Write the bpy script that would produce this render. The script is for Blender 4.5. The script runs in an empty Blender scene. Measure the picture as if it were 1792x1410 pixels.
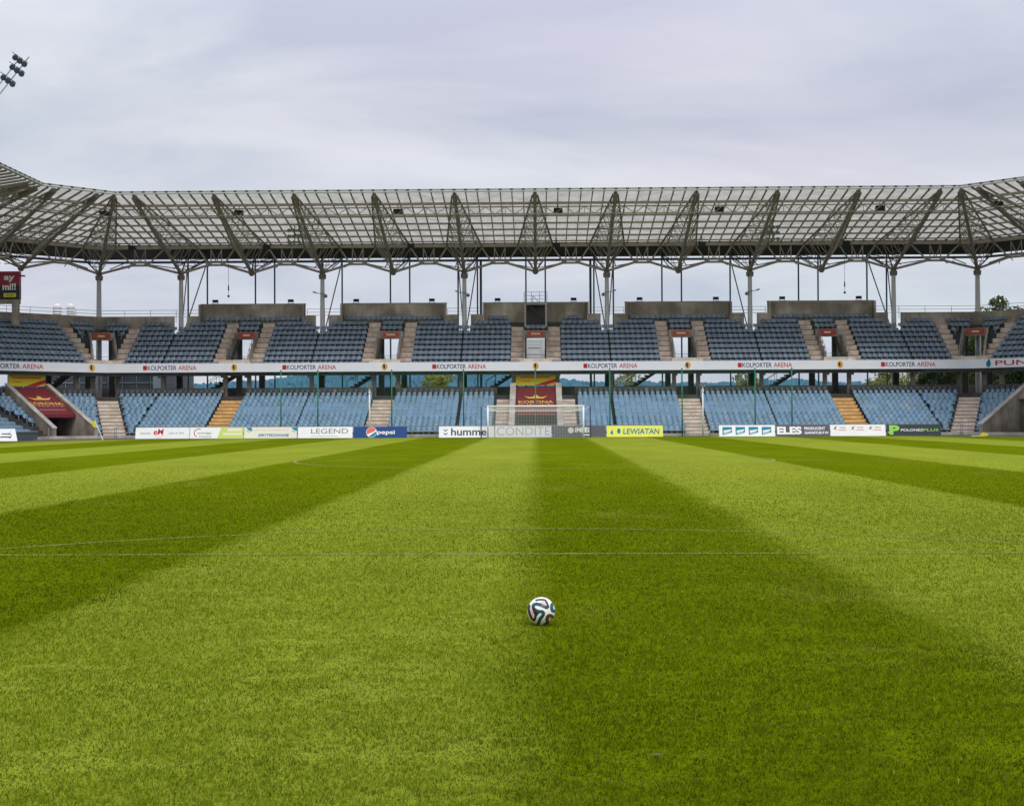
import bpy, bmesh, math, random
import numpy as np
from mathutils import Vector, Matrix
random.seed(7); rng = np.random.default_rng(11)
R = math.radians
sc = bpy.context.scene
col = sc.collection

# ------------------------------------------------------------------ camera, sky, sun, exposure
FPX, CAMH = 2349.0, 1.645
cam_d = bpy.data.cameras.new('camera'); cam = bpy.data.objects.new('camera', cam_d); col.objects.link(cam)
cam_d.sensor_width = 36.0; cam_d.lens = FPX / 1792.0 * 36.0
cam_d.clip_start = 0.1; cam_d.clip_end = 20000
YAW, PITCH, ROLL = 0.0192, 25.0 / FPX, -0.0043
cam.location = (0.17, 0, CAMH)
cam.rotation_mode = 'QUATERNION'
cam.rotation_quaternion = (Matrix.Rotation(YAW, 3, 'Z') @ Matrix.Rotation(math.pi / 2 + PITCH, 3, 'X') @ Matrix.Rotation(ROLL, 3, 'Z')).to_quaternion()
sc.camera = cam

SUN_EL, SUN_AZ = R(52), R(160)          # azimuth clockwise from +Y (camera looks along +Y)
world = bpy.data.worlds.new('World'); sc.world = world; world.use_nodes = True
wn = world.node_tree.nodes; wl = world.node_tree.links; wn.clear()
def wnode(t, **kw):
    n = wn.new(t)
    for k, v in kw.items(): setattr(n, k, v)
    return n
out = wnode('ShaderNodeOutputWorld'); bg = wnode('ShaderNodeBackground')
sky = wnode('ShaderNodeTexSky', sky_type='NISHITA', sun_disc=False, sun_elevation=SUN_EL, sun_rotation=SUN_AZ)
tc = wnode('ShaderNodeTexCoord'); sep = wnode('ShaderNodeSeparateXYZ')
wl.new(tc.outputs['Generated'], sep.inputs[0])
def wmath(op, a, b=None, c=None, clamp=False):
    n = wnode('ShaderNodeMath', operation=op, use_clamp=clamp)
    for i, v in enumerate((a, b, c)):
        if v is None: continue
        if isinstance(v, (int, float)): n.inputs[i].default_value = v
        else: wl.new(v, n.inputs[i])
    return n.outputs[0]
# cloud deck: direction projected on a flat layer overhead, so the streaks flatten towards the horizon
zc = wmath('ADD', wmath('MAXIMUM', sep.outputs['Z'], 0.0), 0.26)
cmb = wnode('ShaderNodeCombineXYZ')
wl.new(wmath('DIVIDE', sep.outputs['X'], zc), cmb.inputs[0]); wl.new(wmath('DIVIDE', sep.outputs['Y'], zc), cmb.inputs[1])
rotm = wnode('ShaderNodeMapping'); rotm.inputs['Rotation'].default_value = (0, 0, R(18)); rotm.inputs['Scale'].default_value = (0.9, 1.5, 1)
wl.new(cmb.outputs[0], rotm.inputs[0])
def wnoise(scale, detail, rough, off, dist=0.0):
    n = wnode('ShaderNodeTexNoise'); n.inputs['Scale'].default_value = scale; n.inputs['Detail'].default_value = detail
    n.inputs['Roughness'].default_value = rough; n.inputs['Distortion'].default_value = dist
    m = wnode('ShaderNodeVectorMath', operation='ADD'); m.inputs[1].default_value = off
    wl.new(rotm.outputs[0], m.inputs[0]); wl.new(m.outputs[0], n.inputs['Vector']); return n.outputs['Fac']
n1 = wnoise(0.9, 6, 0.52, (3.1, 1.7, 0), 0.6); n2 = wnoise(0.55, 3, 0.5, (9.3, 4.2, 0)); n3 = wnoise(2.2, 5, 0.55, (1.3, 8.2, 0), 0.8)
r1 = wnode('ShaderNodeValToRGB'); r1.color_ramp.elements[0].position = 0.40; r1.color_ramp.elements[1].position = 0.60
r1.color_ramp.elements[0].color = (0.575, 0.588, 0.685, 1); r1.color_ramp.elements[1].color = (0.835, 0.820, 0.840, 1)
wl.new(wmath('ADD', wmath('MULTIPLY', n1, 0.66), wmath('MULTIPLY', n3, 0.34)), r1.inputs[0])
r2 = wnode('ShaderNodeValToRGB'); r2.color_ramp.elements[0].position = 0.38; r2.color_ramp.elements[1].position = 0.64
r2.color_ramp.elements[0].color = (0.93, 0.99, 1.01, 1); r2.color_ramp.elements[1].color = (1.01, 0.975, 1.03, 1)
wl.new(n2, r2.inputs[0])
mul = wnode('ShaderNodeMixRGB', blend_type='MULTIPLY'); mul.inputs[0].default_value = 1
wl.new(r1.outputs[0], mul.inputs[1]); wl.new(r2.outputs[0], mul.inputs[2])
# overcast brightens towards the zenith
bri = wmath('ADD', wmath('MULTIPLY', wmath('MAXIMUM', wmath('SUBTRACT', sep.outputs['Z'], 0.22), 0.0), 1.55), 1.0)
mul2 = wnode('ShaderNodeVectorMath', operation='SCALE'); wl.new(mul.outputs[0], mul2.inputs[0]); wl.new(bri, mul2.inputs['Scale'])
skys = wnode('ShaderNodeVectorMath', operation='SCALE'); wl.new(sky.outputs[0], skys.inputs[0]); skys.inputs['Scale'].default_value = 0.12
mixw = wnode('ShaderNodeMixRGB'); mixw.inputs[0].default_value = 0.90
wl.new(skys.outputs[0], mixw.inputs[1]); wl.new(mul2.outputs[0], mixw.inputs[2])
wl.new(mixw.outputs[0], bg.inputs['Color']); bg.inputs['Strength'].default_value = 1.0
wl.new(bg.outputs[0], out.inputs['Surface'])

sun_d = bpy.data.lights.new('sun', 'SUN'); sun_d.energy = 1.5; sun_d.angle = R(18); sun_d.color = (1.0, 0.96, 0.90)
sun = bpy.data.objects.new('sun', sun_d); col.objects.link(sun)
sdir = Vector((math.sin(SUN_AZ) * math.cos(SUN_EL), math.cos(SUN_AZ) * math.cos(SUN_EL), math.sin(SUN_EL)))
sun.rotation_euler = sdir.to_track_quat('Z', 'Y').to_euler(); sun.location = (0, 40, 60)
sc.view_settings.view_transform = 'Standard'; sc.view_settings.look = 'None'
sc.view_settings.exposure = 0.0; sc.view_settings.gamma = 1.0; sc.view_settings.use_curve_mapping = False
sc.render.engine = 'CYCLES'
sc.cycles.use_denoising = True
sc.cycles.max_bounces = 6; sc.cycles.diffuse_bounces = 3; sc.cycles.transmission_bounces = 4; sc.cycles.volume_bounces = 0
sc.cycles.caustics_reflective = False; sc.cycles.caustics_refractive = False

# ------------------------------------------------------------------ materials
MATS = {}
def mat(name, base, rough=0.7, metal=0.0, spec=0.4, var=0.0, scale=3.0, stain=0.0, bump=0.0, bscale=40.0, streak=False):
    """Principled surface: base colour broken up by two noises (var), vertical run-off streaks (streak), fine bump."""
    if name in MATS: return MATS[name]
    m = bpy.data.materials.new(name); m.use_nodes = True; nt = m.node_tree; N = nt.nodes; L = nt.links
    b = N['Principled BSDF']; b.inputs['Roughness'].default_value = rough; b.inputs['Metallic'].default_value = metal
    b.inputs['Specular IOR Level'].default_value = spec; b.inputs['Base Color'].default_value = (*base, 1)
    if var or stain:
        g = N.new('ShaderNodeTexCoord'); no = N.new('ShaderNodeTexNoise'); no.inputs['Scale'].default_value = scale
        no.inputs['Detail'].default_value = 6; no.inputs['Roughness'].default_value = 0.65
        vec = g.outputs['Object']
        if streak:
            mp = N.new('ShaderNodeMapping'); mp.inputs['Scale'].default_value = (1, 1, 0.18); L.new(vec, mp.inputs[0]); vec = mp.outputs[0]
        L.new(vec, no.inputs['Vector'])
        rp = N.new('ShaderNodeValToRGB'); rp.color_ramp.elements[0].position = 0.3; rp.color_ramp.elements[1].position = 0.7
        lo = [c * (1 - var) for c in base]; hi = [min(1, c * (1 + var)) for c in base]
        rp.color_ramp.elements[0].color = (*lo, 1); rp.color_ramp.elements[1].color = (*hi, 1)
        L.new(no.outputs['Fac'], rp.inputs[0]); cur = rp.outputs[0]
        if stain:
            n2 = N.new('ShaderNodeTexNoise'); n2.inputs['Scale'].default_value = scale * 0.31; n2.inputs['Detail'].default_value = 4
            L.new(g.outputs['Object'], n2.inputs['Vector'])
            r2 = N.new('ShaderNodeValToRGB'); r2.color_ramp.elements[0].position = 0.42; r2.color_ramp.elements[1].position = 0.62
            k = 1 - stain
            r2.color_ramp.elements[0].color = (k, k * .97, k * .92, 1); r2.color_ramp.elements[1].color = (1, 1, 1, 1)
            L.new(n2.outputs['Fac'], r2.inputs[0])
            mx = N.new('ShaderNodeMixRGB'); mx.blend_type = 'MULTIPLY'; mx.inputs[0].default_value = 1
            L.new(cur, mx.inputs[1]); L.new(r2.outputs[0], mx.inputs[2]); cur = mx.outputs[0]
        L.new(cur, b.inputs['Base Color'])
    if bump:
        g = N.new('ShaderNodeTexCoord'); nb = N.new('ShaderNodeTexNoise'); nb.inputs['Scale'].default_value = bscale; nb.inputs['Detail'].default_value = 4
        L.new(g.outputs['Object'], nb.inputs['Vector']); bp = N.new('ShaderNodeBump'); bp.inputs['Strength'].default_value = bump
        bp.inputs['Distance'].default_value = 0.02; L.new(nb.outputs['Fac'], bp.inputs['Height']); L.new(bp.outputs[0], b.inputs['Normal'])
    MATS[name] = m; return m
def attr_mat(name, attr='Col', rough=0.6, spec=0.3, trans=0.0, gain=1.0):
    m = bpy.data.materials.new(name); m.use_nodes = True; nt = m.node_tree; N = nt.nodes; L = nt.links
    b = N['Principled BSDF']; b.inputs['Roughness'].default_value = rough; b.inputs['Specular IOR Level'].default_value = spec
    a = N.new('ShaderNodeAttribute'); a.attribute_name = attr; L.new(a.outputs['Color'], b.inputs['Base Color'])
    if trans:
        t = N.new('ShaderNodeBsdfTranslucent'); L.new(a.outputs['Color'], t.inputs['Color'])
        mx = N.new('ShaderNodeMixShader'); mx.inputs[0].default_value = trans
        L.new(b.outputs[0], mx.inputs[1]); L.new(t.outputs[0], mx.inputs[2]); L.new(mx.outputs[0], N['Material Output'].inputs['Surface'])
    MATS[name] = m; return m

M_conc = mat('weathered_concrete', (0.47, 0.41, 0.34), 0.9, var=.28, scale=1.2, stain=.45, bump=.3, streak=True)
M_concl = mat('pale_concrete', (0.50, 0.47, 0.43), 0.9, var=.18, scale=2.0, stain=.25, bump=.2, streak=True)
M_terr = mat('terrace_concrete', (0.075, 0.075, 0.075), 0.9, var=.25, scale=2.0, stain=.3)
M_step = mat('stair_concrete', (0.70, 0.61, 0.52), 0.9, var=.14, scale=4.0, stain=.2)
M_stepd = mat('upper_stair_concrete', (0.74, 0.61, 0.51), 0.9, var=.16, scale=4.0, stain=.25)
M_stepo = mat('ochre_stair_concrete', (0.74, 0.47, 0.19), 0.9, var=.14, scale=4.0, stain=.2)
M_steel = mat('beige_steel', (0.42, 0.355, 0.31), 0.55, 0.0, 0.4, var=.22, scale=2.5)
M_brown = mat('brown_steel', (0.30, 0.25, 0.215), 0.55, 0.0, 0.4, var=.22, scale=2.5)
M_steeld = mat('umber_steel', (0.22, 0.185, 0.155), 0.6, 0.0, 0.4, var=.2, scale=2.5)
M_steell = mat('galvanised_column', (0.60, 0.60, 0.60), 0.5, 0.2, 0.4, var=.1, scale=2.0)
M_teal = mat('dark_teal_pipe', (0.035, 0.12, 0.14), 0.5, 0, 0.4)
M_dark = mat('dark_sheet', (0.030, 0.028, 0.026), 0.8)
M_black = mat('black_plastic', (0.015, 0.015, 0.016), 0.5)
M_white = mat('white_paint', (0.88, 0.88, 0.88), 0.4, var=.03, scale=4)
M_rail = mat('rail_steel', (0.30, 0.32, 0.34), 0.5, 0.3)
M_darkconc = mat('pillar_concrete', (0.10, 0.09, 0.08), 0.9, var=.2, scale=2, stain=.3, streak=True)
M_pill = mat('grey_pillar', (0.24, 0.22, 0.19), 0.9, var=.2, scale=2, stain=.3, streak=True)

# ------------------------------------------------------------------ mesh helpers
class MB:
    def __init__(s): s.v = []; s.f = []; s.c = None
    def add(s, vs, fs):
        o = len(s.v); s.v.extend([tuple(p) for p in vs]); s.f.extend([tuple(i + o for i in f) for f in fs]); return s
    def hexa(s, p):           # eight corners: bottom 0-3 (ccw from above), top 4-7
        return s.add(p, [(3, 2, 1, 0), (4, 5, 6, 7), (0, 1, 5, 4), (1, 2, 6, 5), (2, 3, 7, 6), (3, 0, 4, 7)])
    def box(s, x0, x1, y0, y1, z0, z1):
        return s.hexa([(x0, y0, z0), (x1, y0, z0), (x1, y1, z0), (x0, y1, z0), (x0, y0, z1), (x1, y0, z1), (x1, y1, z1), (x0, y1, z1)])
    def prism(s, foot, z0, z1):   # footprint ccw list of xy
        n = len(foot); vs = [(x, y, z0) for x, y in foot] + [(x, y, z1) for x, y in foot]
        return s.add(vs, [tuple(range(n))[::-1], tuple(range(n, 2 * n))] + [(i, (i + 1) % n, n + (i + 1) % n, n + i) for i in range(n)])
    def tube(s, p0, p1, r0, r1=None, n=6, cap=True):
        r1 = r0 if r1 is None else r1
        p0 = Vector(p0); p1 = Vector(p1); d = (p1 - p0)
        if d.length < 1e-6: return s
        d.normalize(); a = Vector((0, 0, 1)) if abs(d.z) < 0.95 else Vector((1, 0, 0))
        u = d.cross(a).normalized(); w = u.cross(d)
        vs = []
        for p, r in ((p0, r0), (p1, r1)):
            for i in range(n):
                t = 2 * math.pi * (i + .5) / n; vs.append(p + u * (r * math.cos(t)) + w * (r * math.sin(t)))
        fs = [(i, n + i, n + (i + 1) % n, (i + 1) % n) for i in range(n)]
        if cap: fs += [tuple(range(n)), tuple(range(2 * n - 1, n - 1, -1))]
        return s.add(vs, fs)
    def bar(s, p0, p1, w, h):     # rectangular bar, w across (horizontal), h vertical-ish
        p0 = Vector(p0); p1 = Vector(p1); d = (p1 - p0).normalized()
        a = Vector((0, 0, 1)) if abs(d.z) < 0.98 else Vector((0, 1, 0))
        u = d.cross(a).normalized() * (w / 2); v = u.cross(d).normalized() * (h / 2)
        return s.hexa([p0 - u - v, p0 + u - v, p1 + u - v, p1 - u - v, p0 - u + v, p0 + u + v, p1 + u + v, p1 - u + v])
    def path(s, pts, r, n=6):
        for a, b in zip(pts[:-1], pts[1:]): s.tube(a, b, r, n=n)
        return s
    def poly(s, pts): return s.add(pts, [tuple(range(len(pts)))])
    def sphere(s, c, r, n=10, m=7, sz=1.0):
        vs = [(c[0], c[1], c[2] + r * sz)]
        for j in range(1, m):
            t = math.pi * j / m
            for i in range(n):
                a = 2 * math.pi * i / n; vs.append((c[0] + r * math.sin(t) * math.cos(a), c[1] + r * math.sin(t) * math.sin(a), c[2] + r * sz * math.cos(t)))
        vs.append((c[0], c[1], c[2] - r * sz)); fs = []
        for i in range(n): fs.append((0, 1 + i, 1 + (i + 1) % n))
        for j in range(m - 2):
            for i in range(n):
                a = 1 + j * n + i; b = 1 + j * n + (i + 1) % n; fs.append((a, a + n, b + n, b))
        k = len(vs) - 1
        for i in range(n): fs.append((k, 1 + (m - 2) * n + (i + 1) % n, 1 + (m - 2) * n + i))
        return s.add(vs, fs)
def root_loc(p):
    l = Vector((0, 0, 0))
    while p is not None: l += p.location; p = p.parent
    return l
def mesh_obj(name, mb, m, parent=None, smooth=False):
    me = bpy.data.meshes.new(name); o0 = root_loc(parent)
    vs = [(x - o0.x, y - o0.y, z - o0.z) for x, y, z in mb.v] if parent is not None else mb.v
    me.from_pydata(vs, [], mb.f); me.update()
    if isinstance(m, (list, tuple)):
        for q in m: me.materials.append(q)
    elif m is not None: me.materials.append(m)
    if smooth: me.polygons.foreach_set('use_smooth', [True] * len(me.polygons))
    o = bpy.data.objects.new(name, me); col.objects.link(o)
    if parent is not None: o.parent = parent
    return o
def linked(name, me, parent, loc, rz=0.0, world_loc=True):
    o = bpy.data.objects.new(name, me); col.objects.link(o); o.parent = parent
    l = Vector(loc) - (root_loc(parent) if parent is not None else Vector((0, 0, 0)))
    o.location = l; o.rotation_euler = (0, 0, rz); return o
def tag(o, label, cat, group=None, kind=None):
    o['label'] = label; o['category'] = cat
    if group: o['group'] = group
    if kind: o['kind'] = kind
    return o
def thing(name, loc, label, cat, group=None):
    o = bpy.data.objects.new(name, None); col.objects.link(o); o.location = loc; o.empty_display_size = .2
    return tag(o, label, cat, group)
def struct(name, mb, m):
    o = mesh_obj(name, mb, m); o['kind'] = 'structure'; return o
def fast_mesh(name, V, loops, starts, totals, m, colors=None, parent=None, smooth=False):
    me = bpy.data.meshes.new(name)
    me.vertices.add(len(V)); me.vertices.foreach_set('co', np.asarray(V, np.float32).ravel())
    me.loops.add(len(loops)); me.loops.foreach_set('vertex_index', np.asarray(loops, np.int32))
    me.polygons.add(len(starts)); me.polygons.foreach_set('loop_start', np.asarray(starts, np.int32))
    try: me.polygons.foreach_set('loop_total', np.asarray(totals, np.int32))
    except Exception: pass
    if smooth: me.polygons.foreach_set('use_smooth', np.ones(len(starts), bool))
    me.update(calc_edges=True)
    if colors is not None:
        at = me.attributes.new('Col', 'FLOAT_COLOR', 'POINT'); c4 = np.ones((len(V), 4), np.float32); c4[:, :3] = colors
        at.data.foreach_set('color', c4.ravel())
    me.materials.append(m)
    o = bpy.data.objects.new(name, me); col.objects.link(o)
    if parent is not None: o.parent = parent
    return o
def tri_mesh(name, V, F, m, colors=None, parent=None, smooth=False):
    F = np.asarray(F, np.int32); k = F.shape[1]
    return fast_mesh(name, V, F.ravel(), np.arange(0, F.size, k), np.full(len(F), k), m, colors, parent, smooth)
_txt = {}
def text_mesh(s, bold=0.0):
    """lettering outlines as a flat mesh, normalised to width 1 x height 1, facing -Y"""
    key = (s, bold)
    if key in _txt: return _txt[key]
    cu = bpy.data.curves.new('lettering', 'FONT'); cu.body = s; cu.offset = bold; cu.resolution_u = 4
    ob = bpy.data.objects.new('lettering', cu); col.objects.link(ob)
    dg = bpy.context.evaluated_depsgraph_get()
    me = bpy.data.meshes.new_from_object(ob.evaluated_get(dg))
    V = np.array([v.co[:2] for v in me.vertices]); F = [tuple(p.vertices) for p in me.polygons]
    bpy.data.objects.remove(ob); bpy.data.curves.remove(cu); bpy.data.meshes.remove(me)
    lo, hi = V.min(0), V.max(0)
    V = (V - lo) / (hi - lo); _txt[key] = (V, F); return V, F

# ------------------------------------------------------------------ plan of the bowl: end stand, two corner diagonals, two sides
S2 = math.sqrt(.5); T22 = math.tan(R(22.5))
FX, FY = 36.6, 116.0           # front roof edge corner (kink) of the end stand
DL = 6.7                       # length of the diagonal on that line
SEG = {}
def addseg(n, o, a, w): SEG[n] = (o, a, w)
addseg('end', (0, FY), (1, 0), (0, 1))
for s, t in ((-1, 'L'), (1, 'R')):
    addseg('diag' + t, (s * FX, FY), (s * S2, -S2), (s * S2, S2))
    addseg('side' + t, (s * (FX + DL * S2), FY - DL * S2), (0, -1), (s, 0))
    addseg('kink' + t, (s * FX, FY), (s * math.cos(R(22.5)), -math.sin(R(22.5))), (s * math.sin(R(22.5)), math.cos(R(22.5))))
    addseg('kinkb' + t, (s * (FX + DL * S2), FY - DL * S2), (s * math.sin(R(22.5)), -math.cos(R(22.5))), (s * math.cos(R(22.5)), math.sin(R(22.5))))
SIDE_LEN = 27.0
def W(seg, u, r, z=None):
    o, a, w = SEG[seg]; x = o[0] + a[0] * u + w[0] * r; y = o[1] + a[1] * u + w[1] * r
    return (x, y) if z is None else (x, y, z)
def lim(seg, r):
    if seg == 'end': return -(FX + r * T22), FX + r * T22
    if seg.startswith('diag'): return -r * T22, DL + r * T22
    return -r * T22, SIDE_LEN
def rz(seg):                  # rotation so that a thing modelled facing -Y faces the pitch
    o, a, w = SEG[seg]; return math.atan2(-w[0], w[1])
def strip(mb, seg, u0, u1, r0, r1, z0, z1, z0b=None, z1b=None):
    """box along a segment from u0..u1 (None = to the kink, mitred), r0..r1, with optional back heights"""
    def U(u, r, k): return lim(seg, r)[k] if u is None else u
    z0b = z0 if z0b is None else z0b; z1b = z1 if z1b is None else z1b
    p = [W(seg, U(u0, r0, 0), r0, z0), W(seg, U(u1, r0, 1), r0, z0), W(seg, U(u1, r1, 1), r1, z0b), W(seg, U(u0, r1, 0), r1, z0b),
         W(seg, U(u0, r0, 0), r0, z1), W(seg, U(u1, r0, 1), r0, z1), W(seg, U(u1, r1, 1), r1, z1b), W(seg, U(u0, r1, 0), r1, z1b)]
    o, a, w = SEG[seg]
    if a[0] * w[1] - a[1] * w[0] < 0: p = [p[1], p[0], p[3], p[2], p[5], p[4], p[7], p[6]]
    return mb.hexa(p)
SEGS = ['end', 'diagL', 'sideL', 'diagR', 'sideR']
# ------------------------------------------------------------------ ground, pitch and turf
EDGES = [-36.8, -31.3, -25.8, -20.3, -14.8, -9.2, -3.85, 0.0, 3.2, 8.9, 14.2, 20.0, 25.5, 31.0, 36.5]
EDGE_LIGHT = [1 if (i % 2) == 0 else 0 for i in range(len(EDGES) - 1)]     # [-36.8,-31.3] light ... [-3.85,0] light
C_LIGHT = np.array((0.225, 0.270, 0.024)); C_DARK = np.array((0.118, 0.158, 0.0020))  # mowing bands: sheen of the rolled grass put into the colour
def stripe_np(x, y):
    w = np.clip(1 - np.abs(x - 3.5) / 2.6, 0, 1); xx = x - w * 0.008 * y
    out = np.zeros_like(xx)
    for a, b, l in zip(EDGES[:-1], EDGES[1:], EDGE_LIGHT):
        if l:
            out = np.maximum(out, np.clip((xx - a) / .30 + .5, 0, 1) * np.clip((b - xx) / .30 + .5, 0, 1))
    return out
def grass_material():
    m = bpy.data.materials.new('mown_turf'); m.use_nodes = True; N = m.node_tree.nodes; L = m.node_tree.links
    b = N['Principled BSDF']; b.inputs['Roughness'].default_value = 0.95; b.inputs['Specular IOR Level'].default_value = 0.0
    g = N.new('ShaderNodeNewGeometry'); sp = N.new('ShaderNodeSeparateXYZ'); L.new(g.outputs['Position'], sp.inputs[0])
    def ma(op, a, b_=None, cl=False):
        n = N.new('ShaderNodeMath'); n.operation = op; n.use_clamp = cl
        for i, v in enumerate((a, b_)):
            if v is None: continue
            if isinstance(v, (int, float)): n.inputs[i].default_value = v
            else: L.new(v, n.inputs[i])
        return n.outputs[0]
    def noise(scale, det, vs=(1, 1, 1)):
        mp = N.new('ShaderNodeMapping'); mp.inputs['Scale'].default_value = vs; L.new(g.outputs['Position'], mp.inputs[0])
        n = N.new('ShaderNodeTexNoise'); n.inputs['Scale'].default_value = scale; n.inputs['Detail'].default_value = det
        n.inputs['Roughness'].default_value = 0.6; L.new(mp.outputs[0], n.inputs['Vector']); return n.outputs['Fac']
    X, Y = sp.outputs['X'], sp.outputs['Y']
    w = ma('SUBTRACT', 1.0, ma('DIVIDE', ma('ABSOLUTE', ma('SUBTRACT', X, 3.5)), 2.6), True)
    xx = ma('SUBTRACT', X, ma('MULTIPLY', ma('MULTIPLY', w, 0.008), Y))
    xx = ma('ADD', xx, ma('MULTIPLY', ma('SUBTRACT', noise(0.8, 3), 0.5), 0.5))
    rp = N.new('ShaderNodeValToRGB'); cr = rp.color_ramp
    lo, hi = -40.0, 40.0; st = []
    prev = 0
    for e, l in zip(EDGES, EDGE_LIGHT + [0]):
        st += [((e - .14 - lo) / (hi - lo), prev), ((e + .14 - lo) / (hi - lo), l)]; prev = l
    while len(cr.elements) > 1: cr.elements.remove(cr.elements[-1])
    cr.elements[0].position = st[0][0]; cr.elements[0].color = (0, 0, 0, 1)
    for p, v in st[1:]:
        e = cr.elements.new(p); e.color = (v, v, v, 1)
    L.new(ma('DIVIDE', ma('SUBTRACT', xx, lo), hi - lo), rp.inputs[0])
    mx = N.new('ShaderNodeMixRGB'); L.new(rp.outputs[0], mx.inputs[0])
    mx.inputs[1].default_value = (*C_DARK, 1); mx.inputs[2].default_value = (*C_LIGHT, 1)
    # worn and lush patches, cross-mown faint bands, dry tint
    v1 = N.new('ShaderNodeMapRange'); v1.inputs['From Min'].default_value = .3; v1.inputs['From Max'].default_value = .7
    v1.inputs['To Min'].default_value = .80; v1.inputs['To Max'].default_value = 1.2
    L.new(ma('ADD', ma('MULTIPLY', noise(0.35, 5, (1, .35, 1)), .6), ma('MULTIPLY', noise(6.0, 4), .4)), v1.inputs[0])
    sc_ = N.new('ShaderNodeVectorMath'); sc_.operation = 'SCALE'; L.new(mx.outputs[0], sc_.inputs[0]); L.new(v1.outputs[0], sc_.inputs['Scale'])
    dry = N.new('ShaderNodeMixRGB'); L.new(sc_.outputs[0], dry.inputs[1]); dry.inputs[2].default_value = (.30, .25, .06, 1)
    dn = N.new('ShaderNodeMapRange'); dn.inputs['From Min'].default_value = .56; dn.inputs['From Max'].default_value = .78
    dn.inputs['To Max'].default_value = .35; L.new(noise(0.5, 6, (1.0, .5, 1)), dn.inputs[0]); L.new(dn.outputs[0], dry.inputs[0])
    L.new(dry.outputs[0], b.inputs['Base Color'])
    bp = N.new('ShaderNodeBump'); bp.inputs['Strength'].default_value = .6; bp.inputs['Distance'].default_value = .03
    L.new(noise(28, 4), bp.inputs['Height']); L.new(bp.outputs[0], b.inputs['Normal'])
    return m
M_turf = grass_material()
M_earth = mat('dry_earth', (0.15, 0.135, 0.08), 0.95, var=.3, scale=.8, stain=.3, bump=.3, bscale=6)
M_field = mat('far_meadow', (0.06, 0.085, 0.03), 0.95, var=.3, scale=.02)
struct('ground', MB().poly([(-3700, -280, -.03), (3700, -280, -.03), (3700, 3550, -.03), (-3700, 3550, -.03)]), M_field)
struct('apron_path', MB().poly([(-75, -30, -.016), (75, -30, -.016), (75, 150, -.016), (-75, 150, -.016)]), M_earth)
struct('pitch', MB().poly([(-38.6, -8, -.004), (38.6, -8, -.004), (38.6, 98, -.004), (29.5, 111.8, -.004), (-29.5, 111.8, -.004), (-38.6, 98, -.004)]), M_turf)

# painted markings, worn thin
GY0, GY1 = -0.3, 104.4                  # near and far goal lines
MIDY = (GY0 + GY1) / 2
def worn_line_material():
    m = bpy.data.materials.new('worn_line_paint'); m.use_nodes = True; N = m.node_tree.nodes; L = m.node_tree.links
    b = N['Principled BSDF']; b.inputs['Roughness'].default_value = .9
    g = N.new('ShaderNodeNewGeometry'); n = N.new('ShaderNodeTexNoise'); n.inputs['Scale'].default_value = 1.3; n.inputs['Detail'].default_value = 6
    L.new(g.outputs['Position'], n.inputs['Vector']); r = N.new('ShaderNodeValToRGB')
    r.color_ramp.elements[0].position = .35; r.color_ramp.elements[0].color = (.17, .22, .02, 1)
    r.color_ramp.elements[1].position = .7; r.color_ramp.elements[1].color = (.25, .29, .04, 1)
    L.new(n.outputs['Fac'], r.inputs[0]); L.new(r.outputs[0], b.inputs['Base Color']); return m
M_line = worn_line_material()
def ribbon(pts, w):
    mb = MB()
    for (x0, y0), (x1, y1) in zip(pts[:-1], pts[1:]):
        d = math.hypot(x1 - x0, y1 - y0); nx, ny = -(y1 - y0) / d * w / 2, (x1 - x0) / d * w / 2
        mb.poly([(x0 - nx, y0 - ny, 0), (x1 - nx, y1 - ny, 0), (x1 + nx, y1 + ny, 0), (x0 + nx, y0 + ny, 0)][::-1])
    for i, v in enumerate(mb.v): mb.v[i] = (v[0], v[1], .002)
    mb.f = [tuple(reversed(f)) for f in mb.f]
    return mb
def arc(cx, cy, r, a0, a1, n=64): return [(cx + r * math.cos(a0 + (a1 - a0) * i / n), cy + r * math.sin(a0 + (a1 - a0) * i / n)) for i in range(n + 1)]
struct('centre_circle_line', ribbon(arc(0, MIDY, 9.15, 0, 2 * math.pi, 96), .12), M_line)
struct('halfway_line', ribbon([(-33.9, MIDY), (33.9, MIDY)], .09), M_line)
struct('far_penalty_line', ribbon([(-20.15, GY1 - .2), (-20.15, GY1 - 16.5), (20.15, GY1 - 16.5), (20.15, GY1 - .2)], .10), M_line)
struct('far_goal_line', ribbon([(-33.8, GY1), (33.8, GY1)], .12), M_line)
struct('near_penalty_line', ribbon([(-20.15, GY0 + 16.5), (20.15, GY0 + 16.5)], .10), M_line)
PEN_Y = GY0 + 16.5; SPOT_Y = GY0 + 11.0
a_d = math.acos(5.5 / 9.15)
struct('near_penalty_arc_line', ribbon(arc(0, SPOT_Y, 9.15, math.pi / 2 - a_d, math.pi / 2 + a_d), .10), M_line)

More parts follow.
